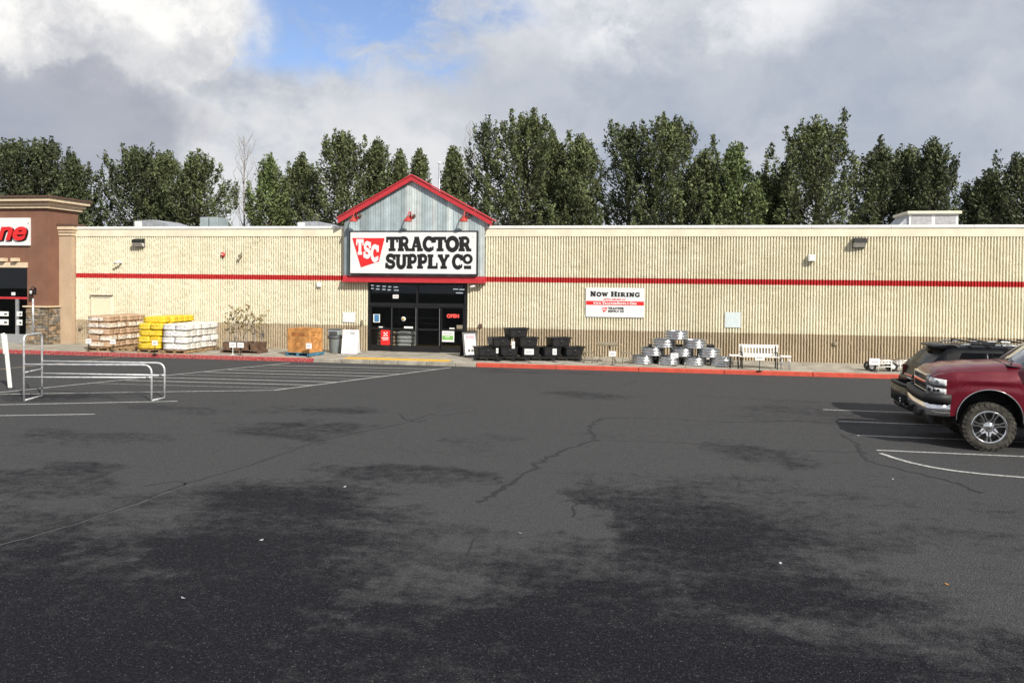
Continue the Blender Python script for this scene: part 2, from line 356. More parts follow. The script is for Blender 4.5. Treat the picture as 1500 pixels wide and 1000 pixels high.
def copy_tree(o, parent=None):
    c = o.copy(); COL.objects.link(c); c.parent = parent
    for ch in list(o.children): copy_tree(ch, c)
    return c
def B(name, parent, m, *a, bev=0, **k):
    o = MB().box(*a, m, **k).build(name, parent)
    return bevel(o, bev) if bev else o
def text(name, body, size, m, parent, loc, shear=0, off=0, ext=.004, rot=(R(90), 0, 0), sx=1):
    cu = bpy.data.curves.new(name, 'FONT'); cu.body = body; cu.size = size; cu.shear = shear; cu.offset = off; cu.extrude = ext; cu.align_x = 'CENTER'; cu.align_y = 'CENTER'
    o = bpy.data.objects.new(name, cu); COL.objects.link(o); dg = bpy.context.evaluated_depsgraph_get()
    me = bpy.data.meshes.new_from_object(o.evaluated_get(dg)); bpy.data.objects.remove(o)
    me.materials.clear(); me.materials.append(MATS[m])
    q = bpy.data.objects.new(name, me); COL.objects.link(q); q.location = loc; q.rotation_euler = rot; q.scale = (sx, 1, 1); q.parent = parent; return q
# slab serif capitals: ('r', x0, x1, z0, z1) bars, ('p', points, width) strokes
def arc(cx, cy, rx, ry, a0, a1, n=14): return [(cx+rx*math.cos(R(a0+(a1-a0)*i/n)), cy+ry*math.sin(R(a0+(a1-a0)*i/n))) for i in range(n+1)]
BOWL = [(.26, .915), (.5, .915)]+arc(.52, .70, .20, .215, 80, -80, 10)+[(.5, .485), (.26, .485)]
GLY = {
 'T': (.94, [('r', .35, .60, 0, 1), ('r', 0, .94, .82, 1), ('r', 0, .15, .6, .82), ('r', .79, .94, .6, .82), ('r', .20, .75, 0, .15)]),
 'R': (.98, [('r', .11, .36, 0, 1), ('r', 0, .48, 0, .15), ('r', 0, .3, .85, 1), ('p', BOWL, .17), ('p', [(.46, .5), (.62, .38), (.76, .04)], .22), ('r', .64, .98, 0, .15)]),
 'A': (1.0, [('p', [(.18, .02), (.46, .98)], .15), ('p', [(.50, .98), (.78, .02)], .25), ('r', .28, .68, .27, .41), ('r', 0, .38, 0, .15), ('r', .54, 1.0, 0, .15), ('r', .32, .58, .88, 1)]),
 'C': (.88, [('p', arc(.46, .5, .34, .41, 42, 318, 22), .21), ('r', .70, .84, .58, .98), ('r', .72, .84, .08, .34)]),
 'O': (.98, [('p', arc(.49, .5, .37, .41, 0, 360, 28), .23)]),
 'S': (.82, [('p', arc(.42, .715, .27, .205, 20, 250, 14)+arc(.40, .285, .29, .205, 70, -160, 14), .20), ('r', .66, .79, .60, .99), ('r', .02, .15, .02, .40)]),
 'U': (.98, [('p', [(.24, .95), (.24, .40)]+arc(.50, .38, .26, .29, 180, 360, 14)+[(.76, .95)], .22), ('r', 0, .44, .86, 1), ('r', .60, .98, .86, 1)]),
 'P': (.88, [('r', .11, .36, 0, 1), ('r', 0, .50, 0, .15), ('r', 0, .3, .85, 1), ('p', [(x, z-.03 if z < .6 else z) for x, z in BOWL], .18)]),
 'L': (.86, [('r', .11, .36, 0, 1), ('r', 0, .48, .85, 1), ('r', 0, .84, 0, .16), ('r', .70, .84, .16, .42)]),
 'Y': (.96, [('p', [(.18, .94), (.48, .42)], .24), ('p', [(.80, .94), (.50, .42)], .17), ('r', .37, .60, 0, .48), ('r', .22, .76, 0, .15), ('r', 0, .42, .86, 1), ('r', .60, .96, .86, 1)]),
 'N': (1.0, [('r', .12, .28, 0, 1), ('r', .70, .86, 0, 1), ('p', [(.16, .98), (.80, .02)], .24), ('r', 0, .42, 0, .14), ('r', 0, .3, .86, 1), ('r', .56, 1, .86, 1)]),
 'W': (1.3, [('p', [(.16, .96), (.42, .03)], .22), ('p', [(.42, .03), (.64, .94)], .14), ('p', [(.62, .96), (.88, .03)], .22), ('p', [(.88, .03), (1.12, .96)], .14), ('r', 0, .38, .86, 1), ('r', .92, 1.3, .86, 1)]),
 'H': (1.0, [('r', .11, .34, 0, 1), ('r', .66, .89, 0, 1), ('r', .3, .7, .43, .58), ('r', 0, .45, 0, .14), ('r', 0, .45, .86, 1), ('r', .55, 1, 0, .14), ('r', .55, 1, .86, 1)]),
 'I': (.48, [('r', .12, .36, 0, 1), ('r', 0, .48, 0, .14), ('r', 0, .48, .86, 1)]),
 'G': (.94, [('p', arc(.46, .5, .34, .41, 42, 318, 22), .21), ('r', .70, .84, .58, .98), ('r', .68, .86, .05, .44), ('r', .50, .94, .34, .46)]),
 'M': (1.2, [('r', .12, .28, 0, 1), ('r', .86, 1.08, 0, 1), ('p', [(.2, .96), (.56, .1)], .22), ('p', [(.56, .1), (.94, .96)], .14), ('r', 0, .42, 0, .14), ('r', .76, 1.2, 0, .14)]),
 'E': (.86, [('r', .11, .36, 0, 1), ('r', 0, .84, 0, .15), ('r', 0, .84, .85, 1), ('r', .3, .62, .43, .57), ('r', .7, .84, .1, .36), ('r', .7, .84, .66, .9)]),
 '.': (.34, [('r', .06, .28, 0, .2)]), '_': (.7, [('r', .04, .66, 0, .16)]),
}
def word(name, s_, x0, z0, h, m, parent, y, width=None, gap=.05, dy=.0006, small=None, th=.004, bold=1.36):
    adv = []; x = 0
    for i, ch in enumerate(s_):
        if ch == ' ': adv.append((None, x, 1)); x += .45; continue
        k = small if (small and i not in small[1]) else None
        sc = small[0] if k else 1
        adv.append((ch, x, sc)); x += GLY[ch][0]*sc+gap
    tot = x-gap; sx = (width/tot) if width else h; mb = MB(); q = 0
    for ch, ax, sc in adv:
        if ch is None: continue
        for st in GLY[ch][1]:
            q += 1; yy = y-dy*(q % 9)
            if st[0] == 'r':
                a, b, c, d = st[1:]; g_ = (bold-1)*.13; a, b = (a-g_, b+g_) if b-a < .3 and d-c > .3 else (a, b); c, d = (c, d+g_) if (c == 0 and d < .3) else ((c-g_, d) if (d == 1 and c > .7) else (c, d)); P = [(a, c), (b, c), (b, d), (a, d)]
                mb.prism([(x0+(ax+px*sc)*sx, z0+pz*h*sc) for px, pz in P], yy-th, yy, m)
            else:
                pts, w = st[1], st[2]*.5*bold; L = []; Rr = []
                for i, (px, pz) in enumerate(pts):
                    ax_, az_ = pts[max(i-1, 0)]; bx_, bz_ = pts[min(i+1, len(pts)-1)]
                    if len(pts) > 20 and abs(pts[0][0]-pts[-1][0])+abs(pts[0][1]-pts[-1][1]) < 1e-6:
                        if i == 0: ax_, az_ = pts[-2]
                        if i == len(pts)-1: bx_, bz_ = pts[1]
                    tx, tz = bx_-ax_, bz_-az_; l = math.hypot(tx, tz) or 1; nx, nz = -tz/l*w, tx/l*w
                    L.append((px+nx, pz+nz)); Rr.append((px-nx, pz-nz))
                T = lambda p: (x0+(ax+p[0]*sc)*sx, z0+p[1]*h*sc)
                for i in range(len(pts)-1):
                    mb.prism([T(Rr[i]), T(Rr[i+1]), T(L[i+1]), T(L[i])], yy-th, yy, m)
    return mb.build(name, parent)
# ================================================================ SETTING
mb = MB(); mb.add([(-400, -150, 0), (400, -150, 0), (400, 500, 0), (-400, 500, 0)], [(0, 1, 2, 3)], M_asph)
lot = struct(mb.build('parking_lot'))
def strip(name, pts, w, m, z=.004, parent=lot):     # painted or tarred band on the asphalt
    mb = MB(); ws = w if isinstance(w, list) else [w]*len(pts); L = []; Q = []
    for i, p in enumerate(pts):
        t = (pts[min(i+1, len(pts)-1)]-pts[max(i-1, 0)]); t.z = 0; t.normalize(); n = Vector((-t.y, t.x, 0))*ws[i]*.5
        L.append(Vector((p.x, p.y, z))+n); Q.append(Vector((p.x, p.y, z))-n)
    mb.loft([[a, b] for a, b in zip(L, Q)], m, False, False, False)
    return mb.build(name, parent)
# stall lines on the right, the painted end island
for y0, px in ((17.0, 1290), (18.6, 1255), (20.45, 1228), (22.3, 1205)):
    strip('parking_line', [Vector((4.26, y0, 0)), Vector((10.2, y0, 0))], .085, 'line_white')
cp = [G(*p) for p in ((1290, 664), (1310, 671), (1335, 678), (1365, 684.5), (1400, 690), (1440, 694.5), (1475, 697.5), (1500, 699.5), (1560, 704), (1700, 712))]
strip('parking_line', cp, .10, 'line_white', .008)
# lines on the left
strip('parking_line', [G(-90, 610), G(139, 606.5)], .085, 'line_white')
strip('parking_line', [G(-90, 594.5), G(260, 587.5)], .09, 'line_white')
hl0, hl1 = G(-60, 581), G(425, 531.5); hr0, hr1 = G(400, 572), G(660, 538.5)
strip('parking_line', [hl0, hl1], .10, 'line_white', .008); strip('parking_line', [hr0, hr1], .11, 'line_white', .008)
strip('parking_line', [G(-60, 579), G(180, 575), hr0], .09, 'line_white', .012)
for i in range(8):
    Y = hr0.y + (hr1.y-hr0.y)*(i+.6)/8.3
    f = (Y-hl0.y)/(hl1.y-hl0.y); g = (Y-hr0.y)/(hr1.y-hr0.y)
    xa = hl0.x+(hl1.x-hl0.x)*f; xb = hr0.x+(hr1.x-hr0.x)*g
    strip('hatch_line', [Vector((xa, Y-.35, 0)), Vector((xb, Y, 0))], .10, 'line_white' if i % 3 else 'line_faded', .004)
strip('parking_line', [G(-60, 547), G(60, 534.5), G(175, 523)], .16, 'line_yellow')
# tar filled cracks and open cracks
def crack(px, w, jit=.03, m='sign_black'):
    pts = []
    for a, b in zip(px[:-1], px[1:]):
        A, Bp = G(*a), G(*b); n = max(2, int((Bp-A).length/.14))
        for i in range(n): pts.append(A.lerp(Bp, i/n)+Vector((random.gauss(0, jit), random.gauss(0, jit), 0)))
    pts.append(G(*px[-1]))
    strip('crack', pts, [w*random.uniform(.4, 1.25) for _ in pts], m, .003)
mat('tar', (.009, .009, .010), .7, var=.1)
crack([(-40, 806), (0, 795), (120, 762), (200, 735), (270, 709), (370, 680), (460, 648), (520, 634), (590, 620), (632, 606)], .035, .02, 'tar')
mat('seam_pale', (.085, .085, .082), .95, var=.2, vs=9)
crack([(-40, 812), (0, 799), (120, 765), (200, 738), (268, 713)], .03, .012, 'seam_pale')
crack([(212, 712), (240, 707), (262, 704), (271, 710)], .03, .02, 'tar')
crack([(585, 605), (592, 613), (606, 618), (625, 615)], .05, .02, 'tar')
crack([(700, 735), (740, 712), (775, 690), (800, 672), (832, 656), (868, 646), (871, 636), (862, 629), (874, 616), (884, 612)], .09, .05, 'tar')
crack([(868, 699), (858, 715), (848, 727), (843, 742), (838, 757)], .035, .025, 'tar')
crack([(705, 785), (692, 800), (684, 815), (668, 828), (672, 838)], .022, .02, 'tar')
crack([(1232, 636), (1256, 650), (1259, 660), (1264, 669), (1285, 679), (1340, 692), (1390, 705), (1440, 722)], .07, .04, 'tar')
crack([(1073, 693), (1080, 702), (1084, 712)], .03, .02, 'tar')
crack([(885, 612), (980, 613), (1060, 618), (1180, 616)], .03, .02, 'tar'); crack([(890, 645), (1000, 648), (1100, 657), (1230, 662), (1262, 661)], .025, .02, 'tar')
crack([(905, 568), (918, 562), (935, 557)], .03, .03, 'tar'); crack([(700, 602), (640, 609), (632, 606)], .03, .02, 'tar')
# pavement, kerb, ramp strip
XA, XB = G(463, 524, SW).x, G(689, 535, SW).x
mb = MB().box(-60, 40, KB+.16, D+1.2, -.2, SW, 'concrete'); walk = struct(mb.build('pavement'))
x = -46.0; k = 0
while x < 34:
    L = 3.05; nm = 'kerb_stone'
    if x+L < XA-.0: m = 'kerb_red_worn'; x1 = x+L
    elif x < XA: m = 'kerb_red_worn'; x1 = XA
    elif x < XB: m = 'concrete'; x1 = min(XB, x+1.15)
    else: m = 'kerb_red'; x1 = x+L
    mb = MB().box(x+.006, x1-.006, KB, KB+.155, -.1, SW+.004, m)
    bevel(mb.build(nm, walk), .025, 3); x = x1
for X in np.arange(-40, 22, 1.52):                      # scored joints
    B('pavement_joint', walk, 'sanded_joint', X, X+.012, KB+.17, D-.02, SW+.001, SW+.0035)
ya, yb = G(503, 525, SW), G(655, 530, SW)
B('tactile_strip', walk, 'tactile_yellow', ya.x, yb.x, KB+.17, KB+.90, SW+.002, SW+.010)
# ================================================================ STORE
store = thing('store_building', 'long cream ribbed block store with red stripe and corrugated gable entrance', 'building')
YG = D-.24                                               # front of the gable
def ribbed(x0, x1, z0, z1, name='wall'):
    p = .112; n = max(1, int(round((x1-x0)/p))); p = (x1-x0)/n
    rows = np.arange(z0, z1+.05, .1); rows[-1] = z1; nr = len(rows)
    prof = [(.0, .10), (.42, .10), (.49, .0), (.93, .0)]
    V = []; F_ = []; nc = n*4+1
    jit = RS.normal(0, .007, (nr, n)); jit2 = RS.normal(0, .005, (nr, n)); blk = RS.normal(0, .004, (nr//2+1, n//4+2))
    rough = np.where(np.arange(n)*p+x0 < -13, 1.25, .65)
    for r in range(nr):
        for c in range(n):
            for k, (a, dep) in enumerate(prof):
                jx = jit2[r, c] if k >= 2 else 0; jy = (abs(jit[r, c])*rough[c] + blk[r//2, c//4]) if k >= 2 else 0
                V.append((x0+(c+a)*p+jx*.7, D+dep+jy, rows[r]))
        V.append((x1, D+.10, rows[r]))
    for r in range(nr-1):
        for c in range(nc-1):
            a = r*nc+c; F_.append((a, a+1, a+1+nc, a+nc))
    mb = MB(); mb.add(V, F_, M_wall)
    return mb.build(name, store)
XL = W(110, 400, D).x; XR = 24.0; dL, dR = W(538, 470, D).x, W(683, 470, D).x; ZT = 5.629; ZR = 5.17
ribbed(XL, dL, SW, ZR); ribbed(dR, XR, SW, ZR)
B('wall', store, 'cream_smooth', dL, dR, D+.06, D+.3, 3.16, ZR)
B('wall_core', store, 'cream_smooth', XL, dL-.02, D+.125, D+.3, 0, ZR); B('wall_core', store, 'cream_smooth', dR+.02, XR, D+.125, D+.3, 0, ZR)
B('side_wall', store, 'cream_smooth', XR+.002, XR+.3, D, D+42, 0, ZR); B('side_wall', store, 'cream_smooth', XL-.1, XL+.15, D+.305, D+42, 0, ZR)
B('rear_wall', store, 'cream_smooth', XL-.1, XR+.3, D+42.005, D+42.3, 0, ZT-.1)
B('parapet_band', store, 'cream_smooth', XL, XR+.3, D-.012, D+.3, ZR+.002, ZT-.12, bev=.01)
x = XL
while x < XR:
    B('coping', store, 'white_metal', x+.003, min(x+3.0, XR+.32)-.003, D-.05, D+.36, ZT-.118, ZT, bev=.012); x += 3.0
B('roof', store, 'roof_grey', XL+.16, XR, D+.32, D+42, 4.75, 4.95)
# service door in the left wall
a, b = W(135, 433, D), W(164, 433, D)
sdz = a.z
sdoor = B('service_door', store, 'service_door', a.x+.05, b.x-.05, D-.03, D-.006, SW, sdz-.08)
B('door_frame', sdoor, 'cream_smooth', a.x-.03, a.x+.047, D-.055, D-.003, SW, sdz); B('door_frame', sdoor, 'cream_smooth', b.x-.047, b.x+.03, D-.055, D-.003, SW, sdz)
B('door_frame', sdoor, 'cream_smooth', a.x+.05, b.x-.05, D-.055, D-.003, sdz-.077, sdz); B('drip_cap', sdoor, 'cap_brown', a.x-.06, b.x+.06, D-.11, D-.003, sdz+.003, sdz+.04)
# gable: body, sheets, red rakes, band
gx0, gx1 = W(504, 380, YG).x, W(709, 380, YG).x; gxc = (gx0+gx1)/2-.03
apex = W(608, 258, YG).z; eave = W(608, 322, YG).z; zb = W(608, 404, YG).z; 
ex0, ex1 = W(496, 320, YG-.12).x, W(721, 320, YG-.12).x
slope = (apex-eave)/((ex1-ex0)/2); topz = lambda X: apex-.12-abs(X-gxc)*slope
B('gable_side', store, 'galv_roof', gx0, gx0+.08, YG+.03, D+.0, zb, topz(gx0)-.02); B('gable_side', store, 'galv_roof', gx1-.08, gx1, YG+.03, D+.0, zb, topz(gx1)-.02)
B('gable_soffit', store, 'black_frame', gx0+.08, gx1-.08, YG+.03, D+.05, zb-.02, zb+.05)
mb = MB().prism([(gx0+.02, ZR-.3), (gx1-.02, ZR-.3), (gx1-.02, topz(gx1)-.05), (gxc, topz(gxc)-.05), (gx0+.02, topz(gx0)-.05)], YG+.03, D+.6, 'galv_roof'); mb.build('gable_attic', store)
mat('sheet', (.42, .50, .52), .5, .2, var=.06, vs=3, objvar=.30, bump=.1, bs=8)
mat('sheet_b', (.56, .61, .61), .5, .2, var=.06, vs=3, objvar=.22, bump=.1, bs=8)
n = 27; pw = (gx1-gx0)/n
for i in range(n):
    a, b = gx0+i*pw, gx0+(i+1)*pw; mid = []
    for (c, d, dp) in ((a, a+pw*.22, .0), (a+pw*.22, a+pw*.5, .02), (a+pw*.5, a+pw*.72, 0), (a+pw*.72, b, .012)):
        mid.append((c, d, dp))
    mb = MB(); mm = random.choice(['sheet', 'sheet', 'sheet_b'])
    for c, d, dp in mid:
        pts = [(c, zb), (d, zb), (d, topz(d)), (c, topz(c))]
        if c < gxc < d: pts = [(c, zb), (d, zb), (d, topz(d)), (gxc, topz(gxc)), (c, topz(c))]
        mb.prism(pts, YG-.006-dp, YG+.024, mm)
    mb.build('corrugated_sheet', store)
for sgn, xe in ((-1, ex0), (1, ex1)):
    zl = lambda X: apex-abs(X-gxc)*slope
    mb = MB().prism([(gxc, zl(gxc)), (xe, zl(xe)), (xe, zl(xe)-.21), (gxc, zl(gxc)-.21)], YG-.20, YG-.14, 'red_trim'); rk = mb.build('rake_board', store)
    mb = MB().prism([(gxc+sgn*.002, zl(gxc)+.06), (xe+sgn*.05, zl(xe)+.05), (xe+sgn*.05, zl(xe)+.004), (gxc+sgn*.002, zl(gxc)+.004)], YG-.24, YG+.6, 'red_trim'); mb.build('roof_sheet', store)
    mb = MB().prism([(gxc, zl(gxc)-.02), (xe, zl(xe)-.02), (xe, zl(xe)-.07), (gxc, zl(gxc)-.07)], YG-.138, YG-.03, 'white_metal'); mb.build('soffit', store)
bz0, bz1 = W(608, 414, YG-.1).z, W(608, 404.5, YG-.1).z
B('red_band', store, 'red_trim', gx0-.06, gx1+.06, YG-.10, YG+.24, bz0, bz0+.10, bev=.01); B('red_band', store, 'red_trim', gx0-.03, gx1+.03, YG-.06, YG+.24, bz0+.102, bz1, bev=.01)
# storefront: frames, panes, door leaves
FZ = D+.10; zt = 3.13
sf0, sf1 = dL+.02, dR-.02; wS = sf1-sf0; zm = W(610, 446, D).z; zr_ = W(600, 482, D).z
def bar(x0, x1, z0, z1, y0=FZ-.06, y1=FZ+.06, nm='storefront_frame', m='black_frame'): return B(nm, store, m, x0, x1, y0, y1, z0, z1)
cols = [0, .248, .505, .745, 1.0]
bar(sf0, sf0+.09, SW, zt); bar(sf1-.09, sf1, SW, zt); bar(sf0+.092, sf1-.092, zt-.07, zt); bar(sf0+.092, sf1-.092, zm-.09, zm+.06, FZ-.09)
bar(sf0+wS*.505-.04, sf0+wS*.505+.04, zm+.062, zt-.072)
for j, (c0, c1) in enumerate(((.02, .505), (.505, .98))):
    o = MB().box(sf0+wS*c0+.045, sf0+wS*c1-.045, FZ-.006, FZ+.006, zm+.062, zt-.072, GL_store).build('transom_pane', store)
for j in range(4):
    c0, c1 = sf0+wS*cols[j]+(.092 if j == 0 else .004), sf0+wS*cols[j+1]-(.092 if j == 3 else .004); yo = FZ+(.0 if j in (0, 3) else -.10)
    leaf = B('door_leaf', store, 'black_frame', c0, c0+.055, yo-.03, yo+.03, SW+.01, zm-.092)
    for (x0, x1, z0, z1) in ((c1-.055, c1, SW+.01, zm-.092), (c0+.057, c1-.057, SW+.01, SW+.27), (c0+.057, c1-.057, zm-.15, zm-.092), (c0+.057, c1-.057, zr_-.035, zr_+.035)):
        B('stile', leaf, 'black_frame', x0, x1, yo-.029, yo+.029, z0, z1)
    if j in (1, 2, 0): B('edge_trim', leaf, 'alu', c1-.030, c1-.018, yo-.036, yo-.031, SW+.3, zm-.16)
    for (z0, z1) in ((SW+.272, zr_-.037), (zr_+.037, zm-.152)):
        MB().box(c0+.057, c1-.057, yo-.005, yo+.005, z0, z1, GL_store).build('pane', leaf)
# interior of the entrance
iy0, iy1 = D+.32, D+16
B('interior_floor', store, 'interior_floor', dL-5, dR+5, D-.0, iy1, SW-.1, SW-.004); B('interior_ceiling', store, 'interior_dark', dL-5, dR+5, iy0, iy1, 4.0, 4.1)
B('interior_wall', store, 'interior_dark', dL-5.1, dL-5, iy0, iy1, SW, 4.0); B('interior_wall', store, 'interior_dark', dR+5, dR+5.1, iy0, iy1, SW, 4.0); B('interior_wall', store, 'interior_dark', dL-5, dR+5, iy1+.002, iy1+.1, SW, 4.0)
def onY(px, py, Y, nm, label, cat, w, h, m, dy=.01, group=None):
    """flat sheet whose top left pixel is given on plane Y"""
    a = W(px, py, Y); o = MB().box(0, w, -dy, 0, -h, 0, m).build(nm, None, a); return tag(o, label, cat, group)
for i, (px, py, ww) in enumerate(((543, 418, 4.2), (552, 419, 4), (560.5, 419.5, 4.6), (569, 420, 4), (577, 420.5, 6), (543, 422.5, 4.2), (551, 423.5, 4.8), (560, 424, 4.6), (568, 424.7, 4.6), (577.5, 425.2, 6.5), (664, 423.5, 7), (673, 424, 7), (668, 429, 10))):
    A = W(px, py, D+9+i % 5*.4); t_ = thing('ceiling_light', 'white strip light behind the transom, %s' % (['first', 'second', 'third', 'fourth', 'fifth'][i % 5]+' from left in %s row' % ['the upper', 'the lower'][i//5] if i < 10 else ['upper left of', 'upper right of', 'lower of'][i-10]+' the right three'), 'light', A, 0, 'strip lights inside the entrance')
    w = ww*46/1200; B('tube', t_, 'tube_light', 0, w, -.04, .04, -.02, .02); B('housing', t_, 'white_metal', 0, w, -.06, .06, .022, .06); B('rod', t_, 'alu', w*.45, w*.55, -.01, .01, .062, 4.0-A.z)
# stock just inside the glass
bagme = None
def make_bag(L, w, h, m):
    bm = bmesh.new(); bmesh.ops.create_cube(bm, size=2); bmesh.ops.subdivide_edges(bm, edges=bm.edges, cuts=4, use_grid_fill=True)
    for v in bm.verts:
        x, y, z = v.co; e = max(abs(x), abs(y)); thin = (1-.30*max(0, (e-.70)/.30)**2)
        cx = 1-.05*abs(y)**3*abs(x)**3
        v.co = (x*L/2*(1-.05*(1-abs(z)))*cx*(1 if abs(x) < .99 else 1), y*w/2*cx, h*.5+z*h*.5*thin+(RS.normal(0, h*.02)))
    me = bpy.data.meshes.new('bag'); bm.to_mesh(me); bm.free(); me.materials.append(MATS[m])
    for p in me.polygons: p.use_smooth = True
    return me
BM = {k: (make_bag(1.06, .41, .285, k), make_bag(.61, .53, .285, k)) for k in ('bag_brown', 'bag_yellow', 'bag_white')}
def bag(me, loc, rz, label, grp):
    o = bpy.data.objects.new('bag', me); COL.objects.link(o); o.location = loc; o.rotation_euler = (random.gauss(0, .012), random.gauss(0, .012), rz+random.gauss(0, .045))
    return tag(o, label, 'bag', grp)
for j in range(5):
    for i, X in enumerate((sf0+.75, sf0+1.55)):
        bag(BM['bag_white' if i else 'bag_brown'][0], (X+.1*i, D+.44, SW-.003+j*.175), 0, '%s feed bag behind the door glass, %s from the floor' % (['grey', 'white'][i], ['first', 'second', 'third', 'fourth', 'fifth'][j]), 'feed bags inside the entrance').scale = (.8, .9, .6)
# notices on the glass
YN = FZ-.012
onY(547, 460, YN, 'window_poster', 'blue framed poster on the leftmost door glass', 'poster', .30, .36, 'paper_white'); 
p_ = onY(548.5, 460.6, YN-.012, 'window_poster', 'dark blue print inside the white poster frame on leftmost door', 'poster', .21, .31, 'blue_print', .004)
rp = onY(558, 483, YN, 'window_poster', 'red poster with white checker square on the leftmost door glass', 'poster', .42, .72, 'sign_red')
for i in range(3):
    for j in range(3):
        if (i+j) % 2 == 0: MB().box(.13+i*.06, .187+i*.06, -.016, -.0105, -.10-j*.06-.057, -.10-j*.06, 'paper_white').build('checker', rp)
MB().box(.04, .36, -.016, -.0105, -.37, -.33, 'paper_white').build('print_line', rp); MB().box(.08, .34, -.016, -.0105, -.44, -.41, 'paper_white').build('print_line', rp)
onY(592, 478, YN-.1, 'door_decal', 'long white sticker across the second door from the left', 'sticker', .40, .085, 'paper_white')
mb = MB().lathe([(.0, -.006), (.10, -.006), (.10, 0)], 'paper_white', 20, axis='Y'); mb.lathe([(.0, -.012), (.055, -.012), (.055, -.006)], 'tactile_yellow', 16, axis='Y')
tag(mb.build('door_decal', None, W(591, 467, YN-.1)), 'round yellow and white sticker on second door from the left', 'sticker')
onY(555, 478, YN, 'door_decal', 'small white sticker low on the leftmost door glass beside the red poster', 'sticker', .18, .05, 'paper_white')
o = onY(575.5, 431.5, YN, 'transom_plate', 'white number plate on the transom glass above the doors', 'sign', .26, .16, 'paper_white')
for i, xx in enumerate((.03, .105, .18)): MB().box(xx, xx+.045, -.014, -.0105, -.12, -.04, 'paper_grey').build('digit', o)
gp = onY(647, 484.5, YN, 'window_poster', 'white poster with green block on the rightmost door glass', 'poster', .56, .47, 'paper_white')
MB().box(.04, .52, -.015, -.0105, -.38, -.20, 'green_print').build('green_block', gp); MB().box(.07, .48, -.015, -.0105, -.125, -.085, 'paper_grey').build('print_line', gp); MB().box(.15, .38, -.019, -.0155, -.27, -.24, 'paper_white').build('print_line', gp)
onY(669, 476, YN, 'window_poster', 'small beige card beside the lit open sign', 'card', .26, .16, 'tan_metal'); onY(658.5, 480, YN, 'door_decal', 'small white sticker on the rightmost door rail under the open sign', 'sticker', .22, .05, 'paper_white')
op = thing('open_sign', 'red lit OPEN sign in the rightmost door glass', 'sign', W(663.5, 463, FZ+.06)); text('letters', 'OPEN', .21, 'neon', op, (0, 0, 0), off=.006); B('backing', op, 'black_frame', -.29, .29, .012, .03, -.1, .1)
# ================================================================ STORE SIGN
YS = YG-.20
a, b = W(512, 338.5, YS), W(700, 338.5, YS); z1 = W(606, 338, YS).z; z0 = W(606, 402, YS).z; sx0, sx1 = a.x, b.x; sw_, sh = sx1-sx0, z1-z0
sg = thing('store_sign', 'white store sign with red TSC badge and black TRACTOR SUPPLY CO lettering', 'sign', (0, 0, 0))
B('panel', sg, 'sign_white', sx0+.04, sx1-.04, YS, YS+.02, z0+.04, z1-.04); B('cabinet', sg, 'sign_black', sx0+.04, sx1-.04, YS+.022, YG-.03, z0+.04, z1-.04)
for q in ((sx0, sx1, z0, z0+.038), (sx0, sx1, z1-.038, z1), (sx0, sx0+.038, z0+.0385, z1-.0385), (sx1-.038, sx1, z0+.0385, z1-.0385)): B('frame', sg, 'sign_black', q[0], q[1], YS-.03, YG-.03, q[2], q[3])
fx = lambda f: sx0+f*sw_
fz = lambda f: z1-f*sh
zx = lambda zx_: fx((zx_-140)/(1318-140)); zz = lambda z_: fz((z_-228)/(642-228))
word('lettering', 'TRACTOR', zx(484), zz(422), zz(284)-zz(422), 'sign_black', sg, YS-.001, zx(1262)-zx(484), gap=-.015)
word('lettering', 'SUPPLY', zx(480), zz(587), zz(450)-zz(587), 'sign_black', sg, YS-.001, zx(1066)-zx(480), gap=-.02)
word('lettering', 'C', zx(1090), zz(587), zz(450)-zz(587), 'sign_black', sg, YS-.001, zx(1186)-zx(1090)); word('lettering', 'O', zx(1186), zz(536), zz(450)-zz(536), 'sign_black', sg, YS-.001, zx(1272)-zx(1186)); word('lettering', '_', zx(1192), zz(587), (zz(562)-zz(587))/.16, 'sign_black', sg, YS-.001, zx(1266)-zx(1192))
bd = MB().prism([(zx(168), zz(297)), (zx(470), zz(297)), (zx(418), zz(520)), (zx(250), zz(578))][::-1], YS-.012, YS-.001, 'sign_red').build('badge', sg)
for ch, xa, xb, za, zb_ in (('T', 205, 275, 308, 458), ('S', 276, 342, 334, 488), ('C', 342, 416, 364, 522)):
    word('badge_letter', ch, zx(xa), zz(zb_), zz(za)-zz(zb_), 'sign_white', bd, YS-.0125, zx(xb)-zx(xa))
text('trade_mark', 'TM', .05, 'sign_black', sg, (zx(1275), YS-.003, zz(290)), ext=.002)
# three red barn lamps over the sign
def barn_lamp(px, py, label):
    A = W(px, py, YG-.03); t_ = thing('sign_lamp', label, 'lamp', A, 0, 'barn lamps over the store sign')
    mb = MB().lathe([(0, 0), (.09, 0), (.09, -.02), (0, -.02)], 'lamp_red', 14, axis='Y'); mb.build('wall_plate', t_)
    mb = MB().tube([(0, -.02, 0), (0, -.06, .16), (.0, -.16, .24), (0, -.30, .22), (0, -.42, .10), (0, -.46, -.02)], .024, 'lamp_red', 8); mb.build('arm', t_)
    mb = MB().lathe([(.03, .04), (.06, .0), (.09, -.04), (.185, -.16), (.19, -.175), (.175, -.17), (.08, -.06), (.05, -.03)], 'lamp_red', 18, (0, -.46, -.02)); mb.build('shade', t_)
    mb = MB().lathe([(0, -.175), (.05, -.15), (.05, -.06), (0, -.04)], 'paper_white', 12, (0, -.46, -.02)); mb.build('bulb', t_)
    mb = MB().tube([(0, -.03, .02), (0, -.03, .27)], .016, 'lamp_red', 6); mb.build('stay', t_)
    B('junction_box', t_, 'cap_brown', .10, .21, -.08, .0, .03, .14)
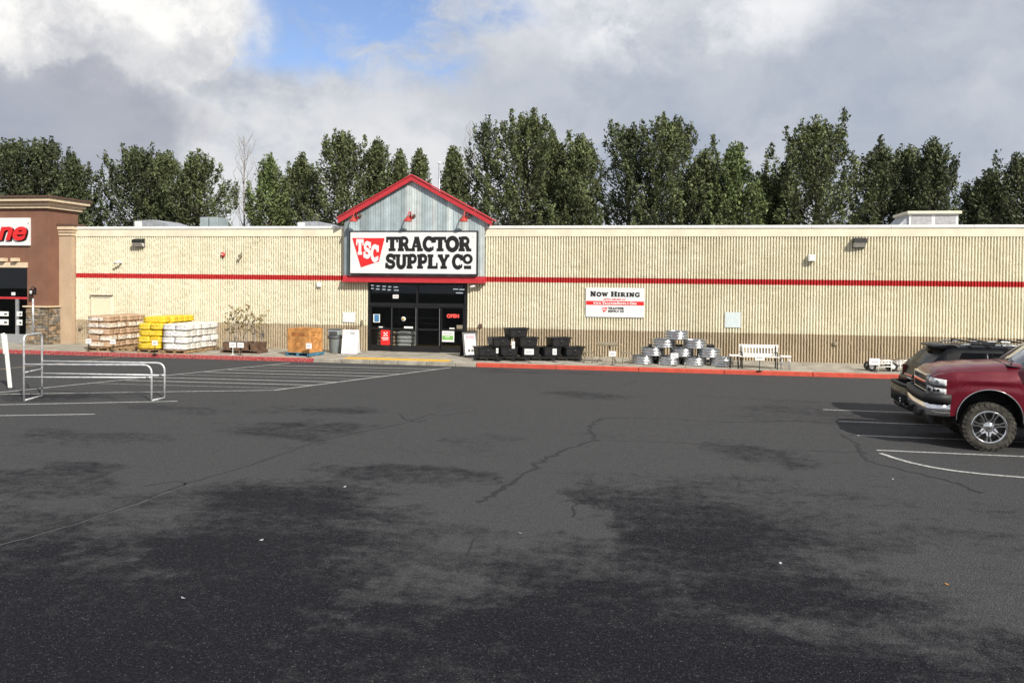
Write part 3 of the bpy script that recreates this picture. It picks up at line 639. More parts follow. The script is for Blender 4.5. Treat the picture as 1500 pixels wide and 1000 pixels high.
for px, l in ((523, 'red gooseneck barn lamp above the TSC badge end of the sign'), (602, 'red gooseneck barn lamp centred below the gable peak'), (683, 'red gooseneck barn lamp above the right end of the sign')): barn_lamp(px, 319, l)
# ================================================================ THINGS FIXED TO THE WALL
def wall_pack(px, py, label):
    A = W(px, py, D-.0); t_ = thing('flood_light', label, 'light', A, 0, 'flood lights on the store wall')
    B('backplate', t_, 'dark_grey_plastic', -.22, .22, -.06, -.003, -.2, .2, bev=.01)
    mb = MB(); mb.add([(-.24, -.062, .2), (.24, -.062, .2), (.24, -.32, .14), (-.24, -.32, .14), (-.24, -.062, .0), (.24, -.062, .0), (.24, -.34, .0), (-.24, -.34, .0)], [(0, 1, 2, 3), (4, 7, 6, 5), (3, 2, 6, 7), (0, 3, 7, 4), (1, 5, 6, 2), (0, 4, 5, 1)], 'black_trim'); mb.build('hood', t_)
    mb = MB(); mb.add([(-.22, -.062, -.003), (.22, -.062, -.003), (.22, -.30, -.003), (-.22, -.30, -.003), (-.22, -.062, -.18), (.22, -.062, -.18), (.22, -.12, -.17), (-.22, -.12, -.17)], [(0, 1, 2, 3), (4, 7, 6, 5), (3, 2, 6, 7), (0, 3, 7, 4), (1, 5, 6, 2)], 'head_lens'); mb.build('lens', t_)
wall_pack(206, 356, 'dark hooded flood light high on the left part of the wall'); wall_pack(1258, 356, 'dark hooded flood light high on the right part of the wall')
def cctv(px, py, label, s=1):
    A = W(px, py, D); t_ = thing('security_camera', label, 'camera', A, 0)
    B('mount', t_, 'paper_white', -.05*s, .05*s, -.06, -.003, -.05*s, .07*s); MB().tube([(0, -.06, 0), (-.05*s, -.2, -.03*s)], .02, 'white_metal').build('arm', t_)
    MB().tube([(.09*s, -.2, .03*s), (-.18*s, -.26, -.06*s)], .055*s, 'white_metal', 10).build('body', t_)
    MB().tube([(-.181*s, -.26, -.0603*s), (-.20*s, -.264, -.0665*s)], .045*s, 'black_frame', 10).build('lens', t_)
cctv(178, 384, 'white security camera on the wall above the service door'); cctv(695, 419, 'white security camera beside the top right corner of the entrance', .8)
def wbox(px, py, w, h, d, m, nm, label, cat, extra=None):
    A = W(px, py, D); t_ = thing(nm, label, cat, A)
    B('housing', t_, m, -w/2, w/2, -d, -.002, -h/2, h/2, bev=.012); B('face', t_, extra or m, -w*.35, w*.35, -d-.008, -d-.001, -h*.35, h*.35); return t_
wbox(468, 417, .20, .20, .09, 'paper_white', 'junction_box', 'small white box just under the red stripe left of the gable', 'box')
wbox(1188, 378, .25, .25, .22, 'paper_white', 'junction_box', 'white square box high on the wall left of the right flood light', 'box')
wbox(1223, 503, .14, .14, .08, 'tan_metal', 'junction_box', 'small pale box low on the brown band right of the bench', 'box')
wbox(704, 477, .14, .17, .06, 'cap_brown', 'outlet_box', 'small brown outlet box on the wall right of the doors', 'outlet box'); wbox(385, 490, .13, .16, .06, 'black_trim', 'outlet_box', 'small black outlet box low on wall between saplings and carton', 'outlet box')
wbox(119, 479, .10, .16, .12, 'tan_metal', 'hose_tap', 'small wall tap box low beside the tan pilaster', 'tap')
wbox(530.5, 472, .10, .20, .05, 'tan_metal', 'push_plate', 'narrow tan push plate on the wall left of the doors', 'switch')
A = W(327, 373, D); t_ = thing('fire_bell', 'round red fire bell high on the left wall', 'bell', A); MB().lathe([(0, -.10), (.06, -.10), (.11, -.06), (.12, -.03), (.0, -.03)], 'lamp_red', 18, axis='Y').build('gong', t_); MB().lathe([(0, -.125), (.03, -.12), (.03, -.10)], 'white_metal', 10, axis='Y').build('boss', t_); B('bracket', t_, 'cap_brown', -.04, .04, -.03, -.001, -.15, .04)
A = W(354, 374, D); t_ = thing('wall_horn', 'small brown horn right of the red fire bell', 'horn', A); MB().tube([(0, 0, -.05), (0, -.12, -.05), (0, -.2, -.04)], [.03, .03, .09], 'tan_metal', 10).build('horn', t_); B('bracket', t_, 'tan_metal', -.03, .03, -.04, -.001, -.08, .12)
# banner and placards
YB = D-.03
a, b = W(858.5, 421, YB), W(944, 421.5, YB); zb1, zb0 = a.z, W(900, 464.5, YB).z; bw, bh = b.x-a.x, zb1-zb0
bn = thing('hiring_banner', 'white NOW HIRING banner with a red band on the right wall', 'banner', (a.x, YB, zb0))
B('sheet', bn, 'sign_white', 0, bw, -.008, 0, 0, bh)
B('red_band', bn, 'sign_red', bw*.005, bw*.995, -.012, -.0085, bh*.41, bh*.545)
word('headline', 'NOW', bw*.075, bh*.70, bh*.175, 'sign_black', bn, -.0085, bw*.31, small=(.84, (0,)), gap=.08); word('headline', 'HIRING', bw*.43, bh*.70, bh*.175, 'sign_black', bn, -.0085, bw*.495, small=(.84, (0,)), gap=.08)
word('subline', 'APPLY ONLINE AT', bw*.30, bh*.585, bh*.045, 'sign_red', bn, -.0085, bw*.38, gap=.12)
word('web_line', 'WWW.TRACTORSUPPLY.COM', bw*.13, bh*.435, bh*.085, 'sign_white', bn, -.0125, bw*.74, gap=.08, small=(.8, (4, 11, 18)))
lg = MB().prism([(bw*.275, bh*.33), (bw*.37, bh*.33), (bw*.352, bh*.20), (bw*.305, bh*.16)][::-1], -.012, -.0085, 'sign_red').build('badge', bn)
for i_, ch in enumerate('TSC'): word('badge_letter', ch, bw*(.288+i_*.022), bh*(.245-i_*.018), bh*.07, 'sign_white', lg, -.0125, bw*.02)
word('logo_line', 'TRACTOR', bw*.385, bh*.265, bh*.075, 'sign_black', bn, -.0085, bw*.27); word('logo_line', 'SUPPLY CO', bw*.385, bh*.165, bh*.075, 'sign_black', bn, -.0085, bw*.27)
for q in ((.02, .03), (.98, .03), (.02, .97), (.98, .97)): MB().tube([(bw*q[0], -.006, bh*q[1]), (bw*q[0], -.016, bh*q[1])], .012, 'alu', 8).build('eyelet', bn)
def placard(px, py, w, h, label, m='paper_white', lines=5):
    A = W(px, py, D-.006); t_ = thing('notice_board', label, 'notice', A); B('board', t_, m, 0, w, -.02, 0, -h, 0)
    for i in range(lines): B('print_line', t_, 'paper_grey', w*.15, w*random.uniform(.6, .88), -.0225, -.0203, -h*(.18+i*.15)-.012, -h*(.18+i*.15))
    return t_
mat('pale_blue', (.62, .70, .72), .6, var=.04); mat('pale_line', (.70, .72, .74), .7)
placard(1062, 457, .62, .62, 'pale blue square notice on the wall above the bench', 'pale_blue', 0); placard(502.5, 457, .58, .44, 'plain white notice on the wall above the white sandwich board', 'paper_white', 0)
# ================================================================ ROOFTOP
def roof_unit(px0, px1, ytop, Y, dep, label, kind):
    a, b = W(px0, ytop, Y), W(px1, ytop, Y); w = b.x-a.x; zt_ = a.z; t_ = thing('roof_unit', label, 'roof unit', (a.x, Y, 4.95))
    h = zt_-4.95
    if kind == 'dome':
        pr = [(0, 0), (0, h*.96), (w*.1, h*.98), (w*.5, h), (w*.8, h*.86), (w, h*.6), (w, 0)]; MB().prism(pr[::-1], 0, dep, 'galv_roof').build('cover', t_); B('curb', t_, 'white_metal', -.04, w+.04, -.04, dep+.04, 0, h*.3)
        B('end_panel', t_, 'white_metal', w*.03, w*.2, -.012, -.002, h*.45, h*.95)
    elif kind == 'box':
        B('cabinet', t_, 'sheet', 0, w, 0, dep, .1, h, bev=.02); B('curb', t_, 'dark_grey_plastic', .05, w-.05, .05, dep-.05, 0, .098); B('seam', t_, 'dark_grey_plastic', w*.48, w*.52, -.008, -.001, .15, h-.05)
    else:
        B('lid', t_, 'cream_smooth', -.12, w+.12, -.15, dep, h-.14, h, bev=.02); B('cabinet', t_, 'white_metal', 0, w, 0, dep, 0, h-.142)
        B('louvre', t_, 'paper_grey', w*.05, w*.46, -.015, -.002, .1, h-.2); B('louvre', t_, 'paper_grey', w*.54, w*.95, -.015, -.002, .1, h-.2)
        MB().prism([(-w*.6, 0), (0, 0), (0, h-.2), (-w*.25, h*.6)], .1, dep, 'galv_roof').build('duct', t_)
roof_unit(196, 256, 322, 43, 2.5, 'low grey roof vent with white end above the left flood light', 'dome'); roof_unit(293, 319, 318, 44, 1.2, 'blue grey box unit on the roof behind the left parapet', 'box')
roof_unit(435, 492, 324, 43, 2.5, 'low grey roof vent just left of the gable', 'dome'); roof_unit(1332, 1404, 309.5, 44, 2.5, 'cream roof unit with two grey louvres above the right parapet', 'unit')
A = W(643, 300, D+5); tp = W(643, 240, D+5); t_ = thing('vent_pipe', 'white vent pipe standing behind the gable roof', 'pipe', (A.x, D+5, 4.95)); MB().tube([(0, 0, 0), (0, 0, tp.z-4.95)], .05, 'galv_roof', 12).build('pipe', t_); MB().tube([(0, 0, tp.z-4.95), (0, 0, tp.z-4.85)], .06, 'white_metal', 12).build('collar', t_)
# ================================================================ NEIGHBOURING SHOP
nb = thing('neighbour_shop', 'brown stucco shop with cream cornice and stone base at left edge', 'building')
YN1 = 33.4; XC = W(70, 400, YN1).x; zc0 = W(40, 305.5, YN1).z; zc1 = W(40, 288, YN1).z; XW = XC-16
nx1 = W(40, 440, YN1).x; zo = W(20, 392, YN1).z
B('wall', nb, 'brown_stucco', nx1, XC, YN1, 35.4, 0, zc0); B('wall', nb, 'brown_stucco', XW, nx1-.003, YN1, YN1+.4, zo, zc0); B('rear_wall', nb, 'brown_stucco', XW, nx1-.003, 42, 42.3, 0, 4.9)
B('side_wall', nb, 'brown_stucco', XW-.3, XW-.003, YN1, 42.3, 0, 4.9); B('side_wall', nb, 'brown_stucco', nx1+.3, XC-.3, 35.405, 42.3, 0, 4.9); B('roof', nb, 'roof_grey', XW, nx1-.01, YN1+.41, 42, 4.75, 4.9)
B('wall', nb, 'brown_stucco', XW, nx1-4.6, YN1, YN1+.4, 0, zo-.003)
for i, (f0, f1, pr, m) in enumerate(((0, .26, .14, 'cornice_cream'), (.262, .55, .24, 'tan_stucco'), (.552, .84, .38, 'cornice_cream'), (.842, 1.0, .46, 'cap_brown'))):
    h = zc1-zc0; B('cornice', nb, m, XW-pr, XC+pr, YN1-pr, 35.4+pr, zc0+f0*h+.002, zc0+f1*h, bev=.015)
# pilaster between the two shops
px0 = W(88, 430, 34.15).x; px1 = XL-.005; zp = W(98, 345, 34.1).z; zp1 = W(98, 328, 34.1).z
B('pilaster', nb, 'tan_stucco', XC+.003, px1, 34.12, 34.9, 0, zp)
for f0, f1, pr, m in ((0, .22, .05, 'cornice_cream'), (.222, .5, .09, 'tan_stucco'), (.502, .8, .14, 'cornice_cream'), (.802, 1, .17, 'cap_brown')):
    h = zp1-zp; B('pilaster_cap', nb, m, XC+.005, px1+pr, 34.12-pr, 34.9, zp+f0*h+.002, zp+f1*h, bev=.01)
# stone veneer, each stone a piece
zs = W(60, 448, YN1).z; mat('stone', (.30, .235, .165), .9, var=.3, vs=5, bump=.6, bs=18, objvar=.38); mat('stone_warm', (.40, .28, .17), .9, var=.3, vs=5, bump=.6, bs=18, objvar=.3); mat('stone_grey', (.25, .225, .19), .9, var=.3, vs=5, bump=.6, bs=18, objvar=.35)
sx_0 = nx1-.02; B('mortar', nb, 'sanded_joint', sx_0, XC+.03, YN1-.03, YN1-.001, SW, zs-.06); B('mortar', nb, 'sanded_joint', XC+.001, XC+.03, YN1+.001, 34.1, SW, zs-.06); B('stone_sill', nb, 'cornice_cream', sx_0-.1, XC+.14, YN1-.16, 34.1, zs-.06, zs)
stc = 0
def stones(run, horizontal):
    global stc
    z = SW+.01
    while z < zs-.09:
        h = min(random.uniform(.07, .15), zs-.065-z); s_ = run[0]
        while s_ < run[1]-.02:
            L = min(random.uniform(.14, .42), run[1]-s_)
            if run[1]-s_-L < .08: L = run[1]-s_
            pr = random.uniform(.03, .075); m = random.choice(['stone', 'stone', 'stone_warm', 'stone_grey'])
            if horizontal: o = MB().box(s_+.006, s_+L-.006, YN1-.03-pr, YN1-.028, z+.005, z+h-.005, m)
            else: o = MB().box(XC+.028, XC+.03+pr, s_+.006, s_+L-.006, z+.005, z+h-.005, m)
            bevel(o.build('stone', nb), .012, 1); s_ += L
        z += h
stones((sx_0, XC+.03), True); stones((YN1, 34.1), False)
# neighbour's entrance: header, corbels, frames, panes
B('header', nb, 'cornice_cream', nx1-4.6, nx1+.05, YN1-.12, YN1-.003, zo-.0, zo+.24, bev=.01)
for px in (-18, 8, 26): A = W(px, 380, YN1); B('corbel', nb, 'cornice_cream', A.x-.13, A.x+.13, YN1-.30, YN1-.003, A.z-.10, A.z+.06, bev=.01)
zd = W(20, 436, YN1+.3).z; FY = YN1+.3
B('entry_rail', nb, 'red_trim', nx1-4.6, nx1-.02, FY-.05, FY+.05, zd-.06, zd+.04)
MB().box(nx1-4.6, nx1-.02, FY-.006, FY+.006, zd+.042, zo-.01, GL_store).build('transom_pane', nb)
for i, X in enumerate((nx1-.02, W(23.5, 470, FY).x+.16, W(23.5, 470, FY).x-1.05, nx1-3.3, nx1-4.5)): 
    B('door_frame', nb, 'alu', X-.16 if i == 1 else X-.07, X, FY-.04, FY+.04, SW, zd-.062)
B('door_rail', nb, 'alu', nx1-4.42, nx1-.092, FY-.035, FY+.035, SW+.002, SW+.42)
MB().box(nx1-4.5, nx1-.1, FY-.006, FY+.006, SW+.422, zd-.063, GL_store).build('pane', nb)
B('interior_floor', nb, 'interior_floor', nx1-4.6, nx1, YN1, 41, SW-.1, SW-.003); B('interior_wall', nb, 'interior_dark', nx1-4.7, nx1, 40, 40.1, SW, zo); B('interior_wall', nb, 'interior_dark', nx1-4.75, nx1-4.65, YN1+.4, 40, SW, zo); B('interior_ceiling', nb, 'interior_dark', nx1-4.7, nx1, YN1+.41, 40, zo+.3, zo+.4)
for px, py, w, h, l in ((0, 456, .46, .22, 'upper white notice on the wide neighbour door pane'), (24.5, 456, .30, .22, 'upper white notice on the narrow neighbour door pane'), (0, 467.5, .46, .26, 'lower white notice on the wide neighbour door pane'), (24.5, 468, .30, .26, 'lower white notice on the narrow neighbour door pane')):
    o = onY(px, py, FY-.045, 'door_notice', l, 'notice', w, h, 'paper_white'); MB().box(w*.5, w*.85, -.014, -.0105, -h*.7, -h*.4, 'black_frame').build('print_mark', o)
o = onY(17, 428, FY-.06, 'door_notice', 'small white plate on the red rail of the neighbour entrance', 'plate', .2, .14, 'paper_white')
# neighbour's sign
ns0 = W(43, 319, YN1-.1); nz0 = W(43, 359.5, YN1-.1).z
ns = thing('neighbour_sign', 'white sign ending in slanted red letters ne on the brown shop', 'sign', (ns0.x, YN1-.1, nz0)); nh = ns0.z-nz0
B('panel', ns, 'sign_white', -3.2, 0, 0, .095, 0, nh); text('shadow_letters', 'ne', 1.22, 'sign_black', ns, (-.92+.05, -.02, nh*.50-.035), shear=.28, off=.04, ext=.012, sx=1.2)
text('letters', 'ne', 1.22, 'sign_red', ns, (-.92, -.07, nh*.50), shear=.28, off=.035, ext=.02, sx=1.2)
text('trade_mark', "'", .3, 'sign_black', ns, (-.10, -.02, nh*.72), shear=.3, ext=.004)
A = W(52, 425, YN1); t_ = thing('wall_sconce', 'dark scrolled wall lantern on the brown shop', 'lantern', A); B('plate', t_, 'black_trim', -.05, .05, -.03, -.003, -.18, .12); MB().tube([(0, -.03, .05), (0, -.15, .18), (0, -.25, .12), (0, -.25, .0)], .018, 'black_trim').build('arm', t_); MB().lathe([(.0, .08), (.12, .02), (.09, 0), (.11, -.2), (.04, -.26), (0, -.26)], 'black_trim', 8, (0, -.25, 0)).build('cage', t_); MB().lathe([(0, -.02), (.06, -.03), (.06, -.17), (0, -.18)], 'head_lens', 8, (.02, -.31, 0)).build('glass', t_)
# ================================================================ GOODS ON THE PAVEMENT
PALM = {}
def pallet(name, label, loc, L=1.2, w=1.0, m='wood_pallet', rz=0, group=None):
    t_ = thing(name, label, 'pallet', loc, rz, group)
    for i in range(6): y = -w/2+.06+i*(w-.12)/5; B('deck_board', t_, m, -L/2, L/2, y-.05, y+.05, .112, .134)
    for x in (-L/2+.05, 0, L/2-.05): B('stringer', t_, m, x-.045, x+.045, -w/2, w/2, .024, .11)
    for y in (-w/2+.06, 0, w/2-.06): B('base_board', t_, m, -L/2, L/2, y-.05, y+.05, .0, .022)
    return t_
def price_card(px, py, label, base=None, w=.26, h=.19, py_base=None, m='black_trim', Y=None):
    """white price card on a thin stake standing on the pavement"""
    P = G(px, py_base, SW) if Y is None else Vector((W(px, py, Y).x, Y, SW)); z = ZA(px, py, P)
    t_ = thing('price_card', label, 'price card', P); B('stake', t_, m, -.012, .012, -.008, .008, .0, z-SW-.002); MB().box(-.09, .09, -.07, .07, 0, .012, m).build('foot', t_)
    B('card', t_, 'paper_white', -w/2, w/2, -.014, -.009, z-SW-h*.5, z-SW+h*.5); B('print_line', t_, 'paper_grey', -w*.3, w*.3, -.017, -.0143, z-SW-.02, z-SW+.015); return t_
ZP = SW+.134+.001
def load(cx, cy, key, lay, what, grp, row, skip=lambda l, k: False):
    long_, short = BM[key]; h = .268; lv = ['bottom', 'second', 'third', 'fourth', 'fifth']
    for l in range(lay):
        z = ZP+l*h
        if l % 2 == 0: sl = [(long_, 0, -.40+.40*k, 0, ['front', 'middle', 'back'][k]) for k in range(3)]
        else: sl = [(short, -.265+.53*i, -.305+.61*j, math.pi/2, ['front', 'back'][j]+[' left', ' right'][i]) for i in range(2) for j in range(2)]
        for k, (me, dx, dy, rz, pos) in enumerate(sl):
            if skip(l, k): continue
            bag(me, (cx+dx+random.gauss(0, .022), cy+dy+random.gauss(0, .012), z), rz, '%s, %s pallet, %s layer, %s bag' % (what, row, lv[l], pos), grp)
for cx_px, by, key, lay, nm in ((143, 514, 'bag_brown', 5, 'brown'), (218, 516.5, 'bag_yellow', 5, 'yellow'), (255, 518, 'bag_white', 4, 'white')):
    P = G(cx_px, by, SW)
    for row, dy in (('front', .62), ('rear', 1.95)):
        cy = P.y+dy; ll = lay if not (nm == 'white' and row == 'rear') else 4
        pallet('pallet', 'wooden %s pallet under the %s bags' % (row, nm), (P.x, cy, SW), 1.06, 1.25, group='pallets under the bag stacks')
        sk = (lambda l, k: l == 4 and k == 0) if (nm == 'yellow' and row == 'front') else (lambda l, k: False)
        load(P.x, cy, key, ll, {'brown': 'brown kraft bag with cream label', 'yellow': 'bright yellow plastic bag', 'white': 'white printed bag'}[nm], nm+' bags stacked on pallets', row, sk)
pallet('pallet', 'empty pale pallet between the brown and yellow bag stacks', (G(184, 514, SW).x, G(184, 515, SW).y+.75, SW), .7, 1.2)
price_card(130, 499.5, 'white price card at the left end of the brown bags', py_base=514.5); price_card(165.5, 500.5, 'white price card at the right corner of the brown bags', py_base=515.5); price_card(227, 502, 'white price card before the yellow bags', py_base=518.5)
# potted saplings
P0 = G(350, 517.5, SW); pallet('pallet', 'dark wooden pallet under the potted dry saplings', (P0.x, P0.y+.45, SW), 1.75, .8, 'wood_dark')
for i in range(8):
    row = i//4; X = P0.x-.62+(i % 4)*.41+row*.1; Y = P0.y+.22+row*.40
    nm = ['first', 'second', 'third', 'fourth'][i % 4]
    t_ = thing('potted_sapling', 'dry leggy sapling in brown box pot, %s from left in the %s row' % (nm, 'rear' if row else 'front'), 'sapling', (X, Y, SW+.135), 0, 'potted saplings on the dark pallet')
    mb = MB(); mb.add([(-.13, -.13, 0), (.13, -.13, 0), (.13, .13, 0), (-.13, .13, 0), (-.16, -.16, .32), (.16, -.16, .32), (.16, .16, .32), (-.16, .16, .32)], [(0, 3, 2, 1), (0, 1, 5, 4), (1, 2, 6, 5), (2, 3, 7, 6), (3, 0, 4, 7)], 'wood_dark'); mb.build('pot', t_)
    B('soil', t_, 'sanded_joint', -.145, .145, -.145, .145, .26, .29)
    mb = MB(); lf = MB()
    for s_ in range(3):
        p = Vector((random.uniform(-.05, .05), random.uniform(-.05, .05), .29)); pts = [p]; d = Vector((random.gauss(0, .14), random.gauss(0, .1), 1)); H = random.uniform(1.0, 1.55)
        for q in range(6):
            p = p+d.normalized()*H/6; d += Vector((random.gauss(0, .13), random.gauss(0, .1), 0)); pts.append(p)
            if q >= 1:
                e = p+Vector((random.gauss(0, .12), random.gauss(0, .1), random.uniform(.04, .2))); mb.tube([p, e], [.006, .003], 'bare_twig', 4, False)
                for _ in range(7):
                    c = p.lerp(e, random.uniform(.3, 1.2)); a = Vector((random.gauss(0, 1), random.gauss(0, 1), random.gauss(0, 1))).normalized()*.05; b = a.orthogonal().normalized()*.03
                    lf.add([c-a, c-b, c+a, c+b], [(0, 1, 2, 3)], 'dry_leaf')
        mb.tube(pts, [.012-.0015*k for k in range(7)], 'bare_twig', 5, False)
    mb.build('stem', t_); lf.build('leaves', t_)
price_card(341, 505, 'left white price card before the potted saplings', py_base=519.5, w=.30, h=.22, m='white_metal'); price_card(352.5, 505.3, 'right white price card before the potted saplings', py_base=520, w=.28, h=.21)
# carton of pumpkins bin
P = G(439, 521.5, SW); pallet('pallet', 'blue painted pallet under the big carton', (P.x, P.y+.52, SW), 1.15, 1.05, 'blue_paint', R(-12))
bx = thing('carton_bin', 'large orange brown cardboard bin on a blue pallet', 'carton', (P.x, P.y+.52, ZP), R(-12))
zc_ = ZA(439, 481.5, P)-ZP
for (x0, x1, y0, y1) in ((-.52, .52, -.47, -.45), (-.52, .52, .45, .47), (-.52, -.50, -.449, .449), (.50, .52, -.449, .449)): B('wall_panel', bx, 'cardboard', x0, x1, y0, y1, 0, zc_)
B('bottom', bx, 'cardboard', -.499, .499, -.449, .449, 0, .02)
mat('card_print', (.42, .17, .045), .8, var=.2)
mb = MB()
for rr, in ((.26,), (.18,)):
    pass
ring = lambda n_, c, r, w, y: MB().loft([[(c[0]+math.cos(2*math.pi*k/20)*(r+o), y, c[1]+math.sin(2*math.pi*k/20)*(r+o)) for o in (0, w)] for k in range(21)], 'card_print', False, False, False).build(n_, bx)
ring('print_ring', (.0, .32), .22, .025, -.473); ring('print_ring', (.0, .32), .12, .05, -.473)
B('print_block', bx, 'card_print', -.32, .32, -.474, -.4705, .66, .82)
mb = MB().loft([[(.523, math.cos(2*math.pi*k/20)*(.22+o), .34+math.sin(2*math.pi*k/20)*(.22+o)) for o in (0, .04)] for k in range(21)], 'card_print', False, False, False); mb.build('print_ring', bx)
for (y, z) in ((-.25, .82), (-.1, .82), (-.25, .70), (-.1, .70), (-.28, .5), (.25, .80)): B('print_block', bx, 'card_print', .5205, .523, y-.05, y+.05, z-.04, z+.04)
price_card(452.5, 506.5, 'white price card at the right side of the carton bin', py_base=523, w=.24, h=.22)
# waste bin and sandwich boards
P = G(487.5, 517, SW); t_ = thing('waste_bin', 'grey round waste bin with dark domed lid left of the doors', 'waste bin', P+Vector((0, .25, 0)))
MB().lathe([(0, 0), (.21, 0), (.25, .02), (.28, .60), (.30, .62), (.30, .66), (.27, .66), (.25, .06), (0, .06)], 'grey_plastic', 24).build('drum', t_); MB().lathe([(.305, .60), (.315, .66), (.31, .72), (.29, .74), (.28, .66)], 'dark_grey_plastic', 24).build('rim', t_)
B('lid_box', t_, 'grey_plastic', -.24, .24, -.22, .22, .74, .98, bev=.04); B('flap', t_, 'dark_grey_plastic', -.18, .18, -.232, -.222, .78, .92); B('lid_top', t_, 'dark_grey_plastic', -.25, .25, -.23, .23, .982, 1.02, bev=.015)
def sandwich(px, py, label, w, h, lean, rz, face, split):
    P = G(px, py, SW); t_ = thing('sandwich_board', label, 'sandwich board', P, rz)
    for sgn, nm in ((1, 'front_panel'), (-1, 'back_panel')):
        f = lambda x, z, o: (x, sgn*(-split+z*split/h)+o, z)
        def slab(nm2, x0, x1, z0, z1, o0, o1, m, par): 
            mb = MB(); mb.add([f(x0, z0, o0), f(x1, z0, o0), f(x0, z1, o0), f(x1, z1, o0), f(x0, z0, o1), f(x1, z0, o1), f(x0, z1, o1), f(x1, z1, o1)], [(0, 1, 3, 2), (4, 6, 7, 5), (0, 4, 5, 1), (2, 3, 7, 6), (0, 2, 6, 4), (1, 5, 7, 3)], m); return mb.build(nm2, par)
        a = slab(nm, -w/2, w/2, .02, h, 0, sgn*.03, 'black_plastic' if face != 'white' else 'sign_white', t_)
        for x0 in (-w/2+.01, w/2-.07): slab('foot', x0, x0+.06, 0, .02, 0, sgn*.03, 'black_plastic', a)
        if sgn == 1:
            if face == 'white':
                slab('print_block', -w*.05, w*.3, h*.78, h*.92, -.006, -.001, 'paper_grey', a); slab('print_line', -w*.42, w*.42, h*.17, h*.2, -.006, -.001, 'paper_grey', a); slab('print_ring', -w*.2, w*.2, h*.47, h*.49, -.006, -.001, 'pale_line', a)
            else:
                slab('poster', -w*.38, w*.38, h*.06, h*.88, -.006, -.001, 'paper_white', a); slab('print_block', -w*.3, w*.3, h*.70, h*.84, -.010, -.0065, 'poster_pink', a); slab('print_block', -w*.3, w*.3, h*.38, h*.66, -.010, -.0065, 'poster_grey', a)
                for q in (-.2, 0.02): slab('print_mark', w*q, w*(q+.16), h*.2, h*.3, -.010, -.0065, 'sign_black', a)
    for x in (-.13, 0.02, .17): MB().tube([(x-.04, 0, h-.005), (x-.04, 0, h+.06), (x+.04, 0, h+.06), (x+.04, 0, h-.005)], .014, 'black_plastic', 6).build('handle', t_)
mat('poster_pink', (.60, .38, .42), .7); mat('poster_grey', (.55, .60, .66), .7)
sandwich(514, 518, 'white sandwich board standing between the waste bin and the doors', .68, 1.02, .1, R(6), 'white', .28); sandwich(687, 522, 'black sandwich board with pale poster right of the doors', .62, 1.05, .1, R(32), 'black', .30)
# black tub pyramid
def make_tub():
    t_ = thing('stock_tub', '', 'tub')
    prof = [(.33, .245, 0), (.345, .26, .02), (.375, .285, .31), (.405, .31, .315), (.41, .315, .345), (.38, .29, .347), (.345, .262, .05), (0.001, .001, .05)]
    rings = []
    for a, b, z in prof:
        r = min(a, b)*.28; ring = []
        for cxs, cys, a0 in ((1, 1, 0), (-1, 1, 90), (-1, -1, 180), (1, -1, 270)):
            for k in range(4): th = R(a0+k*30); ring.append((cxs*(a-r)+r*math.cos(th), cys*(b-r)+r*math.sin(th), z))
        rings.append(ring)
    MB().loft(rings, 'black_plastic', True, False, False).build('shell', t_)
    mat('dull_black', (.035, .036, .038), .5)
    for i in range(-4, 5): B('rim_rib', t_, 'black_plastic', i*.085-.018, i*.085+.018, -.325, -.312, .30, .36)
    for i in range(-3, 4): B('rim_rib', t_, 'black_plastic', .407, .42, i*.085-.018, i*.085+.018, .30, .36)
    MB().lathe([(.0, -.02), (.035, -.02), (.035, -.005), (.06, -.005), (.06, .01)], 'dull_black', 14, (.0, -.272, .2), 'Y').build('drain_plug', t_)
    mb = MB().tube([(.35, 0, .2), (.378, 0, .2)], .06, 'dull_black', 14); mb.build('drain_plug', t_)
    return t_
tub0 = make_tub(); first = [True]
def tub(px, py, lvl, label, rz):
    P = G(px, 527, SW); o = tub0 if first[0] else copy_tree(tub0); first[0] = False
    o.location = (P.x, P.y+.48, SW+.135+lvl*.372); o.rotation_euler.z = rz; o.scale = (1.12, 1.12, 1.06); tag(o, label, 'tub', 'black tubs in a pyramid')
order = ['first', 'second', 'third', 'fourth', 'fifth']
for i, px in enumerate((707, 739, 771, 803, 835)): tub(px, 527, 0, 'black plastic tub in the bottom row of the pyramid, %s from the left' % order[i], R(35))
for i, px in enumerate((728, 767, 815)): tub(px, 527, 1, 'black plastic tub in the second row of the pyramid, ' + ['left of the top tub', 'under the right of top tub', 'alone at the right end'][i], R(35))
tub(752, 527, 2, 'topmost black plastic tub of the pyramid', R(35))
for i, px in enumerate((713, 752, 791, 830)):
    P = G(px, 528.5, SW); pallet('pallet', 'low black pallet under the black tubs, %s from the left' % order[i], (P.x, P.y+.42, SW), 1.08, .82, 'black_plastic', 0, 'black pallets under the tubs')
price_card(775, 515, 'white price card before the third bottom tub', py_base=531, w=.36, h=.22); price_card(752, 505, 'small narrow white card between the upper tubs', w=.12, h=.28, Y=G(752, 529, SW).y-.06); price_card(812.5, 515, 'small white card before the fourth bottom tub', w=.16, h=.24, Y=G(812, 530, SW).y-.06); price_card(728.5, 513.5, 'small upright white card before the second bottom tub', w=.09, h=.2, Y=G(728, 529, SW).y-.05)
